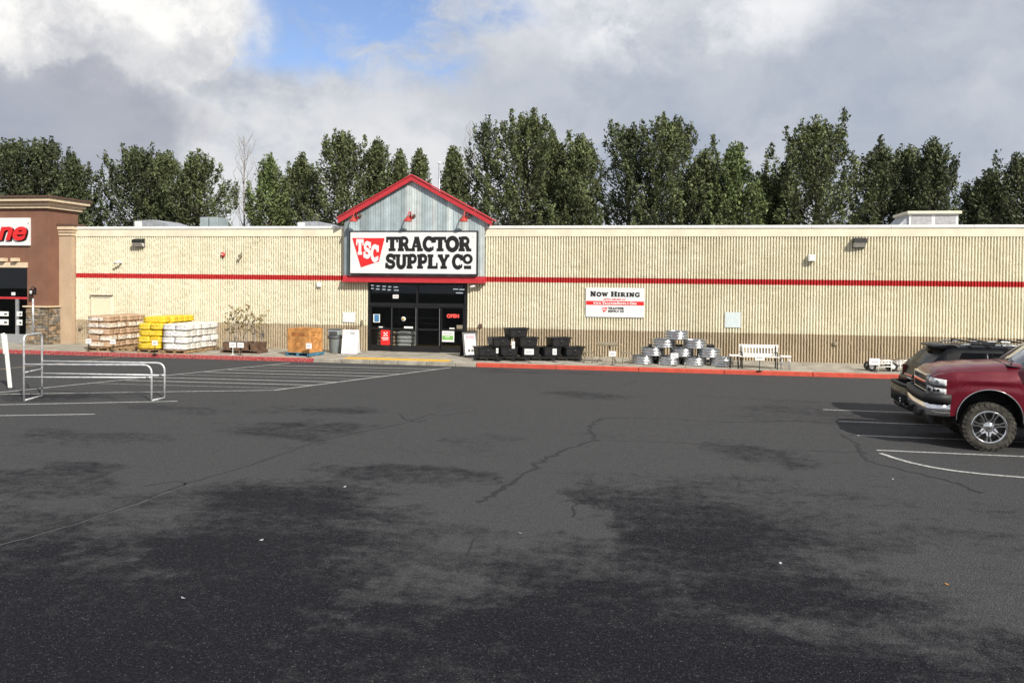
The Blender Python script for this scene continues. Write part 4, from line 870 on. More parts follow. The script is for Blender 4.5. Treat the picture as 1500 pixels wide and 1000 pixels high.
# galvanised tank pyramid
def make_tank():
    t_ = thing('stock_tank', '', 'tank'); h = .345
    prof = [(0, .03), (.395, .03), (.40, 0), (.41, .0), (.412, .05), (.40, .07), (.40, .105), (.415, .125), (.415, .15), (.40, .17), (.40, .215), (.415, .235), (.415, .255), (.40, .275), (.402, .32), (.42, .325), (.425, .34), (.415, h), (.40, h), (.395, .30), (.39, .05), (0, .045)]
    MB().lathe(prof, 'galv', 36).build('shell', t_)
    mb = MB()
    for k in range(2): a0, a1 = R(-112+k*5), R(-118+(k+1)*5); mb.add([(.419*math.cos(a0), .419*math.sin(a0), .19), (.419*math.cos(a1), .419*math.sin(a1), .19), (.419*math.cos(a1), .419*math.sin(a1), .23), (.419*math.cos(a0), .419*math.sin(a0), .23)], [(0, 1, 2, 3)], 'lamp_red')
    mb.build('label', t_); MB().tube([(.40*math.cos(R(-60)), .40*math.sin(R(-60)), .09), (.435*math.cos(R(-60)), .435*math.sin(R(-60)), .09)], .03, 'alu', 10).build('drain_plug', t_)
    return t_
tk0 = make_tank(); f2 = [True]
def tank(px, lvl, label, rz):
    P = G(px, 535.5+(px-1000)*.03, SW); o = tk0 if f2[0] else copy_tree(tk0); f2[0] = False
    o.location = (P.x, P.y+.46, SW+.002+lvl*.322); o.rotation_euler.z = rz; o.scale = (1.1, 1.1, .925); tag(o, label, 'tank', 'galvanised tanks in a pyramid')
for i, px in enumerate((941, 980, 1018, 1058)): tank(px, 0, 'round galvanised tank in the bottom row, %s from the left' % order[i], R(random.uniform(-15, 15)))
for i, px in enumerate((955, 999, 1039)): tank(px, 1, 'round galvanised tank in the second row up, %s from the left' % order[i], R(random.uniform(-15, 15)))
for i, px in enumerate((972, 1018)): tank(px, 2, 'round galvanised tank in the third row up, %s one' % ['left', 'right'][i], R(random.uniform(-15, 15)))
tank(991, 3, 'topmost round galvanised tank of the pyramid', 0)
price_card(988, 520.5, 'white price card before the galvanised tanks', w=.28, h=.18, Y=G(988, 536, SW).y-.02)
for i, px in enumerate((960, 1000, 1038)):          # black crates seen in the gaps
    P = G(px, 535, SW); t_ = thing('black_crate', 'black crate in the gap behind the bottom tanks, %s from the left' % order[i], 'crate', (P.x, P.y+1.15, SW), 0, 'black crates behind the tanks')
    for lv in range(2): B('box', t_, 'black_plastic', -.26, .26, -.22, .22, lv*.36, lv*.36+.355, bev=.015); B('label', t_, 'paper_white', -.1, .1, -.226, -.221, lv*.36+.15, lv*.36+.2)
# benches and small tables
P = G(1114, 541, SW); bt = thing('garden_bench', 'white slatted garden bench with dark legs right of the tanks', 'bench', P+Vector((0, .62, 0))); L = 1.42; zt_ = ZA(1114, 507, P)-SW
for x in (-L/2+.08, L/2-.10):
    MB().tube([(x, -.46, 0), (x, -.44, .42), (x, .02, .40), (x, .06, 0)], .022, 'black_trim', 6).build('leg', bt); MB().tube([(x, -.02, .40), (x, .10, zt_-.02)], .022, 'black_trim', 6).build('back_post', bt); MB().tube([(x, -.44, .42), (x, -.44, .58), (x, .06, .62)], .02, 'black_trim', 6).build('arm_rest', bt)
B('top_rail', bt, 'white_bench', -L/2, L/2, .085, .115, zt_-.11, zt_+.01, bev=.008); B('lower_rail', bt, 'white_bench', -L/2+.02, L/2-.02, .02, .045, .47, .53)
for i in range(13): x = -L/2+.05+i*(L-.1)/12; mb = MB(); mb.add([(x-.02, .03, .531), (x+.02, .03, .531), (x+.02, .085, zt_-.111), (x-.02, .085, zt_-.111), (x-.02, .045, .531), (x+.02, .045, .531), (x+.02, .10, zt_-.111), (x-.02, .10, zt_-.111)], [(0, 1, 2, 3), (4, 7, 6, 5), (0, 3, 7, 4), (1, 5, 6, 2)], 'white_bench'); mb.build('back_slat', bt)
for i in range(5): y = -.46+i*.11; B('seat_slat', bt, 'white_bench', -L/2, L/2, y, y+.085, .425, .45)
price_card(1112.5, 523.5, 'white price card before the garden bench', py_base=543, w=.33, h=.2)
def small_table(px, py, ytop, w, d, label, m, lm, nm='side_table', cat='table'):
    P = G(px, py, SW); h = ZA(px, ytop, P)-SW; t_ = thing(nm, label, cat, P+Vector((0, d/2, 0)))
    for i in range(3): y = -d/2+i*d/3; B('top_slat', t_, m, -w/2, w/2, y+.005, y+d/3-.005, h-.04, h)
    for sx_ in (-1, 1):
        for sy in (-1, 1): MB().tube([(sx_*w*.42, sy*d*.4, 0), (sx_*w*.36, sy*d*.36, h-.04)], .015, lm, 6).build('leg', t_)
    B('stretcher', t_, lm, -w*.40, w*.40, -.012, .012, h*.4, h*.4+.02)
small_table(1076, 540, 520, .36, .36, 'small white side table between the tanks and the bench', 'white_bench', 'black_trim'); small_table(1151.5, 541.5, 521.5, .36, .36, 'small white side table right of the garden bench', 'white_bench', 'alu')
P = G(888, 532, SW); h = ZA(888, 503, P)-SW; t_ = thing('patio_table', 'tan patio table with bowed legs left of the galvanised tanks', 'table', P+Vector((0, .4, 0)))
B('top', t_, 'tan_metal', -.42, .42, -.3, .3, h-.10, h, bev=.02)
for s_ in (-1, 1):
    MB().tube([(s_*.36, -.25, 0), (s_*.25, -.2, .22), (s_*.10, -.15, .42), (s_*.08, -.15, h-.10)], .018, 'tan_metal', 6).build('leg', t_); MB().tube([(s_*.36, .25, 0), (s_*.25, .2, .22), (s_*.10, .15, .42), (s_*.08, .15, h-.10)], .018, 'tan_metal', 6).build('leg', t_)
small_table(861, 532, 515, .38, .3, 'small tan stool between the black tubs and the patio table', 'tan_metal', 'tan_metal', 'stool', 'stool'); small_table(917, 533.5, 516, .34, .3, 'small tan stool between the patio table and the tanks', 'tan_metal', 'tan_metal', 'stool', 'stool')
price_card(897, 518, 'white price card before the patio table', py_base=535, w=.26, h=.2)
# folded garden carts near the parked cars
P = G(1292, 544.5, SW)
for j in range(2):
    ct = thing('garden_cart', ['white tubed garden cart with black wheels under its price card', 'white tubed garden cart partly behind the black car'][j], 'cart', P+Vector((.05+j*.75, .35+.1*j, 0)), 0, 'garden carts by the red kerb')
    for s_ in (-1, 1):
        w_ = thing_w = MB().lathe([(0, -.04), (.12, -.04), (.16, -.045), (.165, 0), (.16, .045), (.12, .04), (0, .04)], 'rubber', 18, (-.38, s_*.22, .167), 'Y').build('wheel', ct); MB().lathe([(0, -.05), (.07, -.048), (.08, -.042)], 'white_metal', 12, (-.38, s_*.22, .167), 'Y').build('hub', w_)
        for z in (.16, .27, .36): MB().tube([(-.36, s_*.2, z), (.36, s_*.2, z+.02)], .016, 'white_bench', 6).build('rail', ct)
        MB().tube([(.30, s_*.2, 0), (.30, s_*.2, .38)], .018, 'white_bench', 6).build('leg', ct); MB().tube([(-.15, s_*.2, .0), (-.10, s_*.2, .38)], .018, 'white_bench', 6).build('leg', ct)
    B('tray', ct, 'black_plastic', -.36, .36, -.18, .18, .17, .20); MB().tube([(-.30, -.15, .36), (.05, -.15, .50), (.33, 0, .46), (.05, .15, .50), (-.30, .15, .36)], .014, 'tan_metal', 6).build('handle', ct)
price_card(1281, 529.5, 'white price card before the garden carts', w=.36, h=.24, Y=P.y-.02)
# ================================================================ CART CORRAL AND LEANING POST
c1, c2, c3, c4 = G(35, 587.5), G(61.5, 580.5), G(222, 587.5), G(241, 583.5)
cc = thing('cart_corral', 'low tubular steel cart corral with tall hoop on the left', 'cart corral', c1)
o_ = lambda v, z: (v.x-c1.x, v.y-c1.y, z)
hz = ZA(35, 492, c1)+.02; tr = ZA(120, 534, c1.lerp(c3, .45)); mr_ = ZA(120, 552.5, c1.lerp(c3, .45))
def rnd(pts, r=.14, n=5):
    out = [Vector(pts[0])]
    for a, b, c in zip(pts[:-2], pts[1:-1], pts[2:]):
        a, b, c = Vector(a), Vector(b), Vector(c); p = b+(a-b).normalized()*r; q = b+(c-b).normalized()*r
        for k in range(n+1): t = k/n; out.append(p*(1-t)**2+b*2*t*(1-t)+q*t*t)
    return out+[Vector(pts[-1])]
MB().tube(rnd([o_(c1, .02), o_(c1, hz), o_(c2, hz), o_(c2, .02)], .15), .026, 'tube_steel', 10).build('hoop', cc)
MB().tube([o_(c1, .02), o_(c2, .02)], .024, 'tube_steel', 8).build('floor_bar', cc); MB().tube([o_(c3, .02), o_(c4, .02)], .024, 'tube_steel', 8).build('floor_bar', cc); MB().tube([o_(c1, mr_+.12), o_(c2, mr_+.12)], .02, 'tube_steel', 8).build('cross_bar', cc)
for a, b in ((c1, c3), (c2, c4)):
    MB().tube(rnd([o_(a, tr), o_(b, tr), o_(b, .02)], .22), .026, 'tube_steel', 10).build('top_rail', cc); MB().tube([o_(a, mr_), o_(b, mr_)], .022, 'tube_steel', 8).build('lower_rail', cc)
    MB().tube([o_(b, mr_), o_(b.lerp(a, .04), mr_)], .032, 'alu', 8).build('clamp', cc)
cm = c1.lerp(c2, .5); MB().tube([o_(cm, hz), o_(cm, ZA(45, 437, cm))], .022, 'tube_steel', 8).build('sign_post', cc)
P = G(15, 569); zt_ = ZA(7, 487, P); lp = thing('leaning_post', 'leaning white marker post with a narrow panel at the far left', 'post', P)
dx = W(7, 487, P.y).x-P.x
mb = MB(); mb.add([(-.05, -.03, 0), (.05, -.03, 0), (.05, .03, 0), (-.05, .03, 0), (dx-.05, -.03, zt_-.05), (dx+.05, -.03, zt_-.05), (dx+.05, .03, zt_-.05), (dx-.05, .03, zt_-.05)], [(0, 3, 2, 1), (4, 5, 6, 7), (0, 1, 5, 4), (1, 2, 6, 5), (2, 3, 7, 6), (3, 0, 4, 7)], 'white_bench'); bevel(mb.build('post', lp), .008)
mb = MB(); z_ = zt_*.62; q = dx*.62
mb.add([(q-.075, -.045, z_), (q+.03, -.045, z_), (dx+.03, -.045, zt_), (dx-.09, -.045, zt_-.03), (q-.075, -.032, z_), (q+.03, -.032, z_), (dx+.03, -.032, zt_), (dx-.09, -.032, zt_-.03)], [(0, 1, 2, 3), (4, 7, 6, 5), (0, 4, 5, 1), (1, 5, 6, 2), (2, 6, 7, 3), (3, 7, 4, 0)], 'paper_white'); mb.build('panel', lp)
MB().lathe([(0, .03), (.09, .03), (.10, 0)], 'black_trim', 12).build('base', lp)
# ================================================================ VEHICLES (local x runs backwards from the end nearest the shop's left)
def interp(tab, u):
    for (a, va), (b, vb) in zip(tab[:-1], tab[1:]):
        if u <= b:
            t = (u-a)/(b-a) if b > a else 0; t = max(0, min(1, t)); t = t*t*(3-2*t); return va+(vb-va)*t
    return tab[-1][1]
def wheel(parent, x, y, r, w, spokes, side, knobby=True, rim='chrome'):
    """side -1: outer face towards -y"""
    wh = bpy.data.objects.new('wheel', None); COL.objects.link(wh); wh.parent = parent; wh.location = (x, y, r); wh.empty_display_size = .1
    rr = r*.655
    prof = [(rr, -w*.46), (rr+.03, -w*.50), (r*.82, -w*.54), (r*.93, -w*.50), (r*.965, -w*.42), (r*.965, w*.42), (r*.93, w*.50), (r*.82, w*.54), (rr+.03, w*.50), (rr, w*.46)]
    ty = MB(); ty.lathe(prof, 'dusty_rubber' if knobby else 'rubber', 48, axis='Y')
    if knobby:
        n = 30
        for k in range(n):
            for row, (ya, yb, off) in enumerate(((-.50, -.28, 0), (-.24, -.02, .5), (.02, .24, 0), (.28, .50, .5))):
                a = 2*math.pi*(k+off)/n; da = .068; r0_, r1_ = r*.955, r*1.0; vs = []
                for (ra, aa, yy) in ((r0_, -da, ya), (r0_, da, ya), (r0_, da, yb), (r0_, -da, yb), (r1_, -da*.8, ya), (r1_, da*.8, ya), (r1_, da*.8, yb), (r1_, -da*.8, yb)):
                    vs.append((ra*math.cos(a+aa), yy*w, ra*math.sin(a+aa)))
                ty.add(vs, [(4, 5, 6, 7), (0, 1, 5, 4), (1, 2, 6, 5), (2, 3, 7, 6), (3, 0, 4, 7)], 'dusty_rubber')
            a = 2*math.pi*(k+.25)/n           # shoulder lugs
            for sgn in (-1, 1):
                vs = []
                for (ra, aa, yy) in ((r*.86, -.05, .525), (r*.86, .05, .525), (r*.965, .06, .47), (r*.965, -.06, .47), (r*.87, -.045, .56), (r*.87, .045, .56), (r*.985, .05, .50), (r*.985, -.05, .50)):
                    vs.append((ra*math.cos(a+aa), sgn*yy*w, ra*math.sin(a+aa)))
                ty.add(vs, [(4, 5, 6, 7), (0, 1, 5, 4), (1, 2, 6, 5), (2, 3, 7, 6), (3, 0, 4, 7)], 'dusty_rubber')
    ty.build('tyre', wh)
    s = side; rm = MB()
    rm.lathe([(rr+.012, s*w*.47), (rr+.012, s*w*.50), (rr-.012, s*w*.505), (rr-.03, s*w*.44), (rr-.035, s*w*.2), (rr-.035, -s*w*.4)], rim, 48, axis='Y')
    rm.lathe([(rr-.04, s*w*.05), (.03, s*w*.05)], 'black_trim', 40, axis='Y')
    rm.build('rim', wh)
    sp = MB(); R1 = rr-.02
    for k in range(spokes):
        a = 2*math.pi*(k+.25)/spokes; ca, sa = math.cos(a), math.sin(a)
        P = lambda rad, t, yy: (rad*ca-t*sa, s*w*yy, rad*sa+t*ca)
        for sg in (-1, 1):                      # two blades meeting near the rim
            A = [P(.09, sg*.012, .34), P(.09, sg*.060, .34), P(R1*.62, sg*.034, .40), P(R1, sg*.055, .42), P(R1, sg*.024, .42), P(R1*.62, sg*.008, .40)]
            A2 = [(p[0], p[1]-s*.03, p[2]) for p in A]
            sp.add(A+A2, [(0, 1, 2, 5), (5, 2, 3, 4), (6, 11, 8, 7), (11, 10, 9, 8)]+[(i, i+6, (i+1) % 6+6, (i+1) % 6) for i in range(6)], rim)
    sp.build('spokes', wh)
    hb = MB(); hb.lathe([(0, s*w*.44), (.05, s*w*.44), (.06, s*w*.42), (.075, s*w*.36), (.105, s*w*.34), (.105, s*w*.22)], rim, 24, axis='Y'); hb.build('hub', wh)
    for k in range(8):
        a = 2*math.pi*k/8; MB().tube([(.085*math.cos(a), s*w*.33, .085*math.sin(a)), (.085*math.cos(a), s*w*.38, .085*math.sin(a))], .010, rim, 6).build('lug_nut', wh)
    return wh
def band(path, z0, z1, m, name, parent, bulge=.03, thick=.05, n=4):
    """bumper-like band swept along a plan path (x,y)"""
    pts = [Vector((x, y, 0)) for x, y in path]; rings = []
    for i, p in enumerate(pts):
        t = (pts[min(i+1, len(pts)-1)]-pts[max(i-1, 0)]).normalized(); nrm = Vector((t.y, -t.x, 0))
        ring = []
        for k in range(n+1):
            f = k/n; ring.append(p+nrm*bulge*math.sin(math.pi*f)+Vector((0, 0, z0+(z1-z0)*f)))
        ring += [p-nrm*thick+Vector((0, 0, z1)), p-nrm*thick+Vector((0, 0, z0))]
        rings.append(ring)
    return MB().loft(rings, m, True, True, True).build(name, parent)
# ---- red pick-up
TX, TY = 5.44, 18.50
tk = thing('pickup_truck', 'dark red lifted pickup truck with chrome star wheels at right edge', 'truck', (TX, TY, 0), R(-6))
HW = 1.03; UW, RW, AZ, AR = 1.09, .475, .63, .585; RWX = 5.02; LEN = 6.1
def hw(u): return HW-.17*max(0, 1-u/.42)**2 - .05*max(0, (u-5.7)/.4)**2
def zbot(u):
    z = .66
    for c in (UW, RWX):
        d = abs(u-c)
        if d < AR: z = max(z, AZ+math.sqrt(AR*AR-d*d))
    return z
hoodz = [(.10, 1.43), (.14, 1.51), (.24, 1.57), (.60, 1.635), (1.0, 1.675), (1.72, 1.715)]
shz = [(.10, 1.41), (.22, 1.475), (.5, 1.54), (1.2, 1.585), (1.8, 1.60), (3.9, 1.60), (6.1, 1.62)]
us = sorted(set([.10, .13, .17, .22, .3, .38, .46]+[UW+AR*math.cos(math.pi*k/22) for k in range(23)]+[RWX+AR*math.cos(math.pi*k/22) for k in range(23)]+[1.72, 1.8, 2.0, 2.3, 2.6, 2.9, 3.2, 3.5, 3.8, 3.95, 4.1, 4.3, 5.7, 5.85, 6.0, 6.1]))
def tsection(u, sgn):
    h = hw(u); zb_ = zbot(u); zs_ = interp(shz, u); fl = 0
    for c in (UW, RWX):
        d = math.hypot(u-c, 0); fl = max(fl, max(0, 1-d/(AR+.16)))
    fl = min(1, fl*2.2)
    P = []
    for k in range(9):                                  # side from the lower edge up
        f = k/8; z = zb_+(zs_-.07-zb_)*f
        zn = (z-.66)/(zs_-.66); side = h-.045*max(0, zn-.35)**1.5*1.6 - .03*max(0, .25-zn)
        bulge = .045*fl*max(0, 1-abs(z-(AZ+AR))/.40) if f < .999 else 0
        crease = .030*math.exp(-((z-1.37)/.045)**2)-.018*math.exp(-((z-1.27)/.05)**2)
        P.append((side+bulge+crease, z))
    P += [(h-.050, zs_-.030), (h-.066, zs_-.006), (h-.100, zs_)]
    if u <= 1.73:
        hz_ = interp(hoodz, u); P += [(h-.15, zs_+.004), (h-.17, zs_+.016), (h*.70, hz_-.030), (h*.55, hz_-.012), (h*.36, hz_-.004), (h*.18, hz_), (0, hz_)]
    elif u <= 4.05: P += [(h-.15, zs_), (h-.17, zs_), (h*.7, zs_), (h*.55, zs_), (h*.36, zs_), (h*.18, zs_), (0, zs_)]
    else: P += [(h-.13, zs_), (h-.16, zs_-.005), (h-.17, 1.10), (h*.55, 1.08), (h*.36, 1.08), (h*.18, 1.08), (0, 1.08)]
    return [(u, sgn*y, z) for y, z in P]
mb = MB()
rings = [tsection(u, -1)+[(x, -y, z) for x, y, z in tsection(u, -1)[::-1][1:]] for u in us]
mb.loft(rings, 'red_paint', False, False, True)
mb.add(rings[-1], [tuple(range(len(rings[-1])))], 'red_paint')
body = mb.build('body', tk)
for sgn in (-1, 1):
    for c in (UW, RWX):                                 # arch liners
        mb = MB(); rr_ = [[(c+AR*math.cos(a), sgn*(HW-.01), AZ+AR*math.sin(a)), (c+AR*math.cos(a), sgn*.30, AZ+AR*math.sin(a))] for a in [math.pi*k/20*1.16-.08*math.pi for k in range(21)]]
        mb.loft(rr_, 'black_trim', False, False, True); n_ = len(rr_)
        mb.add([r_[1] for r_ in rr_], [tuple(range(n_))], 'black_trim'); mb.build('wheel_arch_liner', tk)
B('chassis', tk, 'black_trim', .35, 5.9, -.45, .45, .50, .86); B('under_tray', tk, 'black_trim', 1.72, 4.4, -.98, .98, .655, .70); B('front_bulkhead', tk, 'black_trim', .16, .5, -.82, .82, .60, 1.42); 
MB().tube([(UW, -.85, .475), (UW, .85, .475)], .07, 'black_trim', 10).build('front_axle', tk); MB().tube([(RWX, -.85, .475), (RWX, .85, .475)], .08, 'black_trim', 10).build('rear_axle', tk)
# hood shut line, door seams
def seam(pts, parent, m='sign_black', r=.006): return MB().tube(pts, r, m, 5).build('seam', parent)
for sgn in (-1, 1):
    pts = []
    for u in np.linspace(.30, 1.70, 14): h = hw(u); zs_ = interp(shz, u); pts.append((u, sgn*(h-.125), zs_+.003))
    seam(pts, body)
    seam([(1.84, sgn*(HW+.0), .70), (1.84, sgn*(HW-.004), 1.1), (1.84, sgn*(HW-.055), 1.5)], body); seam([(3.0, sgn*(HW+.0), .70), (3.0, sgn*(HW-.004), 1.1), (3.0, sgn*(HW-.055), 1.5)], body); seam([(4.05, sgn*(HW+.0), .70), (4.05, sgn*(HW-.004), 1.1), (4.05, sgn*(HW-.055), 1.5)], body)
    B('rocker_trim', tk, 'galv', 1.72, 4.40, min(sgn*(HW-.02), sgn*(HW+.012)), max(sgn*(HW-.02), sgn*(HW+.012)), .66, .78, bev=.01)
    B('door_handle', tk, 'black_trim', 2.72, 2.92, min(sgn*(HW-.02), sgn*(HW+.03)), max(sgn*(HW-.02), sgn*(HW+.03)), 1.33, 1.38, bev=.01)
# chrome arch trims
for sgn in (-1, 1):
    for c in (UW, RWX):
        pts = [(c+(AR+.0)*math.cos(a), sgn*(hw(max(.2, c+AR*math.cos(a)))+.012+.03*math.sin(max(0, a))), AZ+(AR+.0)*math.sin(a)) for a in [math.pi*k/24*1.05-.025*math.pi for k in range(25)]]
        MB().tube(pts, .012, 'black_trim' if c != UW else 'chrome', 6).build('arch_trim', tk)
# grille
gr = thing_g = bpy.data.objects.new('grille', None); COL.objects.link(gr); gr.parent = tk; gr.location = (.05, 0, 0)
mb = MB().box(.05, .12, -.60, .60, 1.08, 1.41, 'sign_black'); mb.build('grille_back', gr)
for q in ((-.63, .63, 1.385, 1.43), (-.63, .63, 1.06, 1.105), (-.63, -.58, 1.107, 1.383), (.58, .63, 1.107, 1.383)): B('grille_frame', gr, 'chrome', -.02, .06, *q, bev=.012)
B('grille_bar', gr, 'chrome', -.03, .045, -.578, .578, 1.235, 1.295, bev=.012)
for z in np.arange(1.13, 1.37, .045):
    if abs(z-1.26) > .05: B('grille_slat', gr, 'black_trim', .01, .045, -.578, .578, z, z+.012)
# lamps, wrapped round the corner
def corner(y): return .10+.30*max(0, (abs(y)-.60)/.40)**2.0
LP = [(.078, .645), (.080, .72), (.086, .79), (.098, .85)]+[(u, hw(u)+.016) for u in (.12, .14, .17, .20, .23, .26, .30)]
for sgn in (-1, 1):
    for (z0, z1, nm) in ((1.245, 1.395, 'headlight'), (1.075, 1.215, 'fog_lamp')):
        rings = []
        for k, (x, y) in enumerate(LP):
            e = k/(len(LP)-1); za = z0+.01*e; zb2 = z1-.03*e*e
            rings.append([(x, sgn*y, za), (x-.022*(1-e), sgn*(y+.016*e), (za+zb2)/2), (x+.006, sgn*(y-.003), zb2), (x+.06, sgn*(y-.06), zb2), (x+.06, sgn*(y-.06), za)])
        hl = MB().loft(rings, 'head_lens', True, True, True).build(nm, tk)
        MB().loft([[(x-.004, sgn*(y+.004), z0-.026), (x-.004, sgn*(y+.004), z0-.003), (x+.05, sgn*(y-.05), z0-.003), (x+.05, sgn*(y-.05), z0-.026)] for x, y in LP], 'sign_black', True, True).build('lamp_bezel', hl)
        if nm == 'fog_lamp':
            for x, y in (LP[2], LP[5], LP[7]): MB().tube([(x-.024, sgn*(y+.004), 1.15), (x-.03, sgn*(y+.012), 1.15)], .032, 'black_trim', 10).build('lamp_reflector', hl)
        else:
            x, y = LP[6]; MB().tube([(x-.012, sgn*(y+.010), 1.32), (x-.018, sgn*(y+.018), 1.32)], .04, 'galv', 12).build('lamp_reflector', hl)
# front panel filling behind lamps
mb = MB(); rings = [[(corner(y)+.015 if abs(y) > .6 else .115, y, 1.06), (corner(y)+.015 if abs(y) > .6 else .115, y, 1.40)] for y in np.linspace(-1.0, 1.0, 31)]
mb.loft(rings, 'black_trim', False, False, True); mb.build('lamp_panel', tk)
bp = []
for k in range(41):
    y = -1.05+2.10*k/40; a = abs(y)/1.05; x = -.04+.07*a*a+.40*max(0, (a-.88)/.12)**2*.9; bp.append((x, y))
band(bp, .66, .915, 'chrome', 'bumper', tk, .075, .06, 8); band([(x+.02, y*.995) for x, y in bp], .918, 1.085, 'black_trim', 'bumper_pad', tk, .02, .10); band([(x+.10, y*.95) for x, y in bp[3:-3]], .48, .655, 'black_trim', 'valance', tk, .01, .06)
for sgn in (-1, 1): B('tow_hook', tk, 'black_trim', -.16, .0, sgn*.45-.03, sgn*.45+.03, .56, .62, bev=.01)
B('number_plate', tk, 'paper_white', -.09, -.08, -.15, .15, .72, .86)
# cab
ROOF = 2.28; cab = MB()
pil = {}
def g4(u, y, z): return Vector((u, y, z))
base = [(1.66, .86, 1.62), (4.02, .90, 1.60)]; top = [(2.42, .72, ROOF-.06), (3.86, .74, ROOF-.06)]
mb = MB(); rings = []
for u, ht, wd_ in ((2.36, ROOF-.08, .70), (2.44, ROOF-.02, .71), (2.7, ROOF+.02, .74), (3.2, ROOF+.03, .75), (3.6, ROOF+.015, .75), (3.84, ROOF-.02, .73), (3.92, ROOF-.08, .71)):
    rings.append([(u, -wd_-.015, ht-.07), (u, -wd_, ht-.03), (u, -wd_+.08, ht), (u, -.3, ht+.015), (u, 0, ht+.02), (u, .3, ht+.015), (u, wd_-.08, ht), (u, wd_, ht-.03), (u, wd_+.015, ht-.07)])
mb.loft(rings, 'red_paint', False, False, True); mb.build('roof', tk); B('headliner', tk, 'interior_dark', 2.42, 3.86, -.68, .68, ROOF-.11, ROOF-.09)
mb = MB(); wsr = []
for k in range(13):
    y = -1+2*k/12; bow = .16*y*y; wsr.append([(1.60+bow, y*.88, 1.68-.04*y*y), (2.02+bow*.7, y*.80, 1.985), (2.38+bow*.35, y*.71, ROOF-.085-.02*y*y)])
mb.loft(wsr, GL_ws, False, False, True); mb.build('windscreen', tk)
mat('pillar_tan', (.50, .46, .38), .5)
for sgn in (-1, 1):
    pA = [(1.76, sgn*.90, 1.60), (2.14, sgn*.825, 1.96), (2.50, sgn*.735, ROOF-.10)]
    MB().tube(pA, [.045, .036, .034], 'red_paint', 8).build('pillar', tk); MB().tube([(3.02, sgn*.92, 1.60), (3.02, sgn*.77, ROOF-.10)], .045, 'red_paint', 8).build('pillar', tk); MB().tube([(3.95, sgn*.90, 1.60), (3.80, sgn*.76, ROOF-.10)], .07, 'red_paint', 8).build('pillar', tk)
    pts = [(1.70, sgn*.865, 1.645), (2.08, sgn*.795, 1.975), (2.43, sgn*.71, ROOF-.105)]; MB().tube(pts, .02, 'pillar_tan', 6).build('windscreen_seal', tk)
    for (u0_, u1_, u2_, u3_) in ((1.86, 2.97, 2.97, 2.56), (3.07, 3.90, 3.77, 3.07)):
        mb = MB(); mb.add([(u0_, sgn*.905, 1.60), (u1_, sgn*.915, 1.60), (u2_, sgn*.77, ROOF-.11), (u3_, sgn*.745, ROOF-.11)], [(0, 1, 2, 3)], GL_car); mb.build('side_window', tk)
    mi = MB().tube([(1.95, sgn*.95, 1.68), (1.97, sgn*1.12, 1.70)], .025, 'black_trim', 6).build('mirror', tk); B('mirror_shell', mi, 'black_trim', 1.93, 2.05, min(sgn*1.10, sgn*1.32), max(sgn*1.10, sgn*1.32), 1.62, 1.92, bev=.03)
    MB().tube([(1.50, sgn*.35, 1.735), (1.62, sgn*.05, 1.735), (1.68, -sgn*.1, 1.76)] if sgn == 1 else [(1.52, -.72, 1.71), (1.62, -.45, 1.735), (1.68, -.15, 1.77)], .012, 'sign_black', 5).build('wiper', tk)
mb = MB(); mb.add([(3.97, -.84, 1.62), (3.97, .84, 1.62), (3.86, .70, ROOF-.10), (3.86, -.70, ROOF-.10)], [(0, 1, 2, 3)], GL_car); mb.build('rear_window', tk)
mb = MB(); mb.loft([[(1.44, y, 1.71-.05*y*y), (1.66, y*.98, 1.685-.05*y*y)] for y in np.linspace(-.85, .85, 11)], 'sign_black', False, False, True); mb.build('cowl', tk)
B('dashboard', tk, 'interior_dark', 1.85, 2.25, -.78, .78, 1.35, 1.66, bev=.03)
for sgn in (-1, 1): B('seat', tk, 'interior_dark', 2.8, 3.0, sgn*.4-.25, sgn*.4+.25, 1.2, 2.02, bev=.06)
MB().lathe([(.17, 0), (.185, .015), (.17, .03), (.155, .015), (.17, 0)], 'black_trim', 20, (2.35, -.4, 1.55)).build('steering_wheel', tk)
B('rear_bumper', tk, 'chrome', 6.1, 6.25, -.95, .95, .66, .84, bev=.02)
for sgn in (-1, 1): B('tail_light', tk, 'tail_lens', 6.06, 6.115, min(sgn*.82, sgn*.985), max(sgn*.82, sgn*.985), 1.1, 1.5)
B('antenna', tk, 'black_trim', 1.60, 1.606, .88, .886, 1.6, 2.3)
for sgn in (-1, 1): wheel(tk, UW, sgn*.885, RW, .30, 7, sgn); wheel(tk, RWX, sgn*.885, RW, .30, 7, sgn)
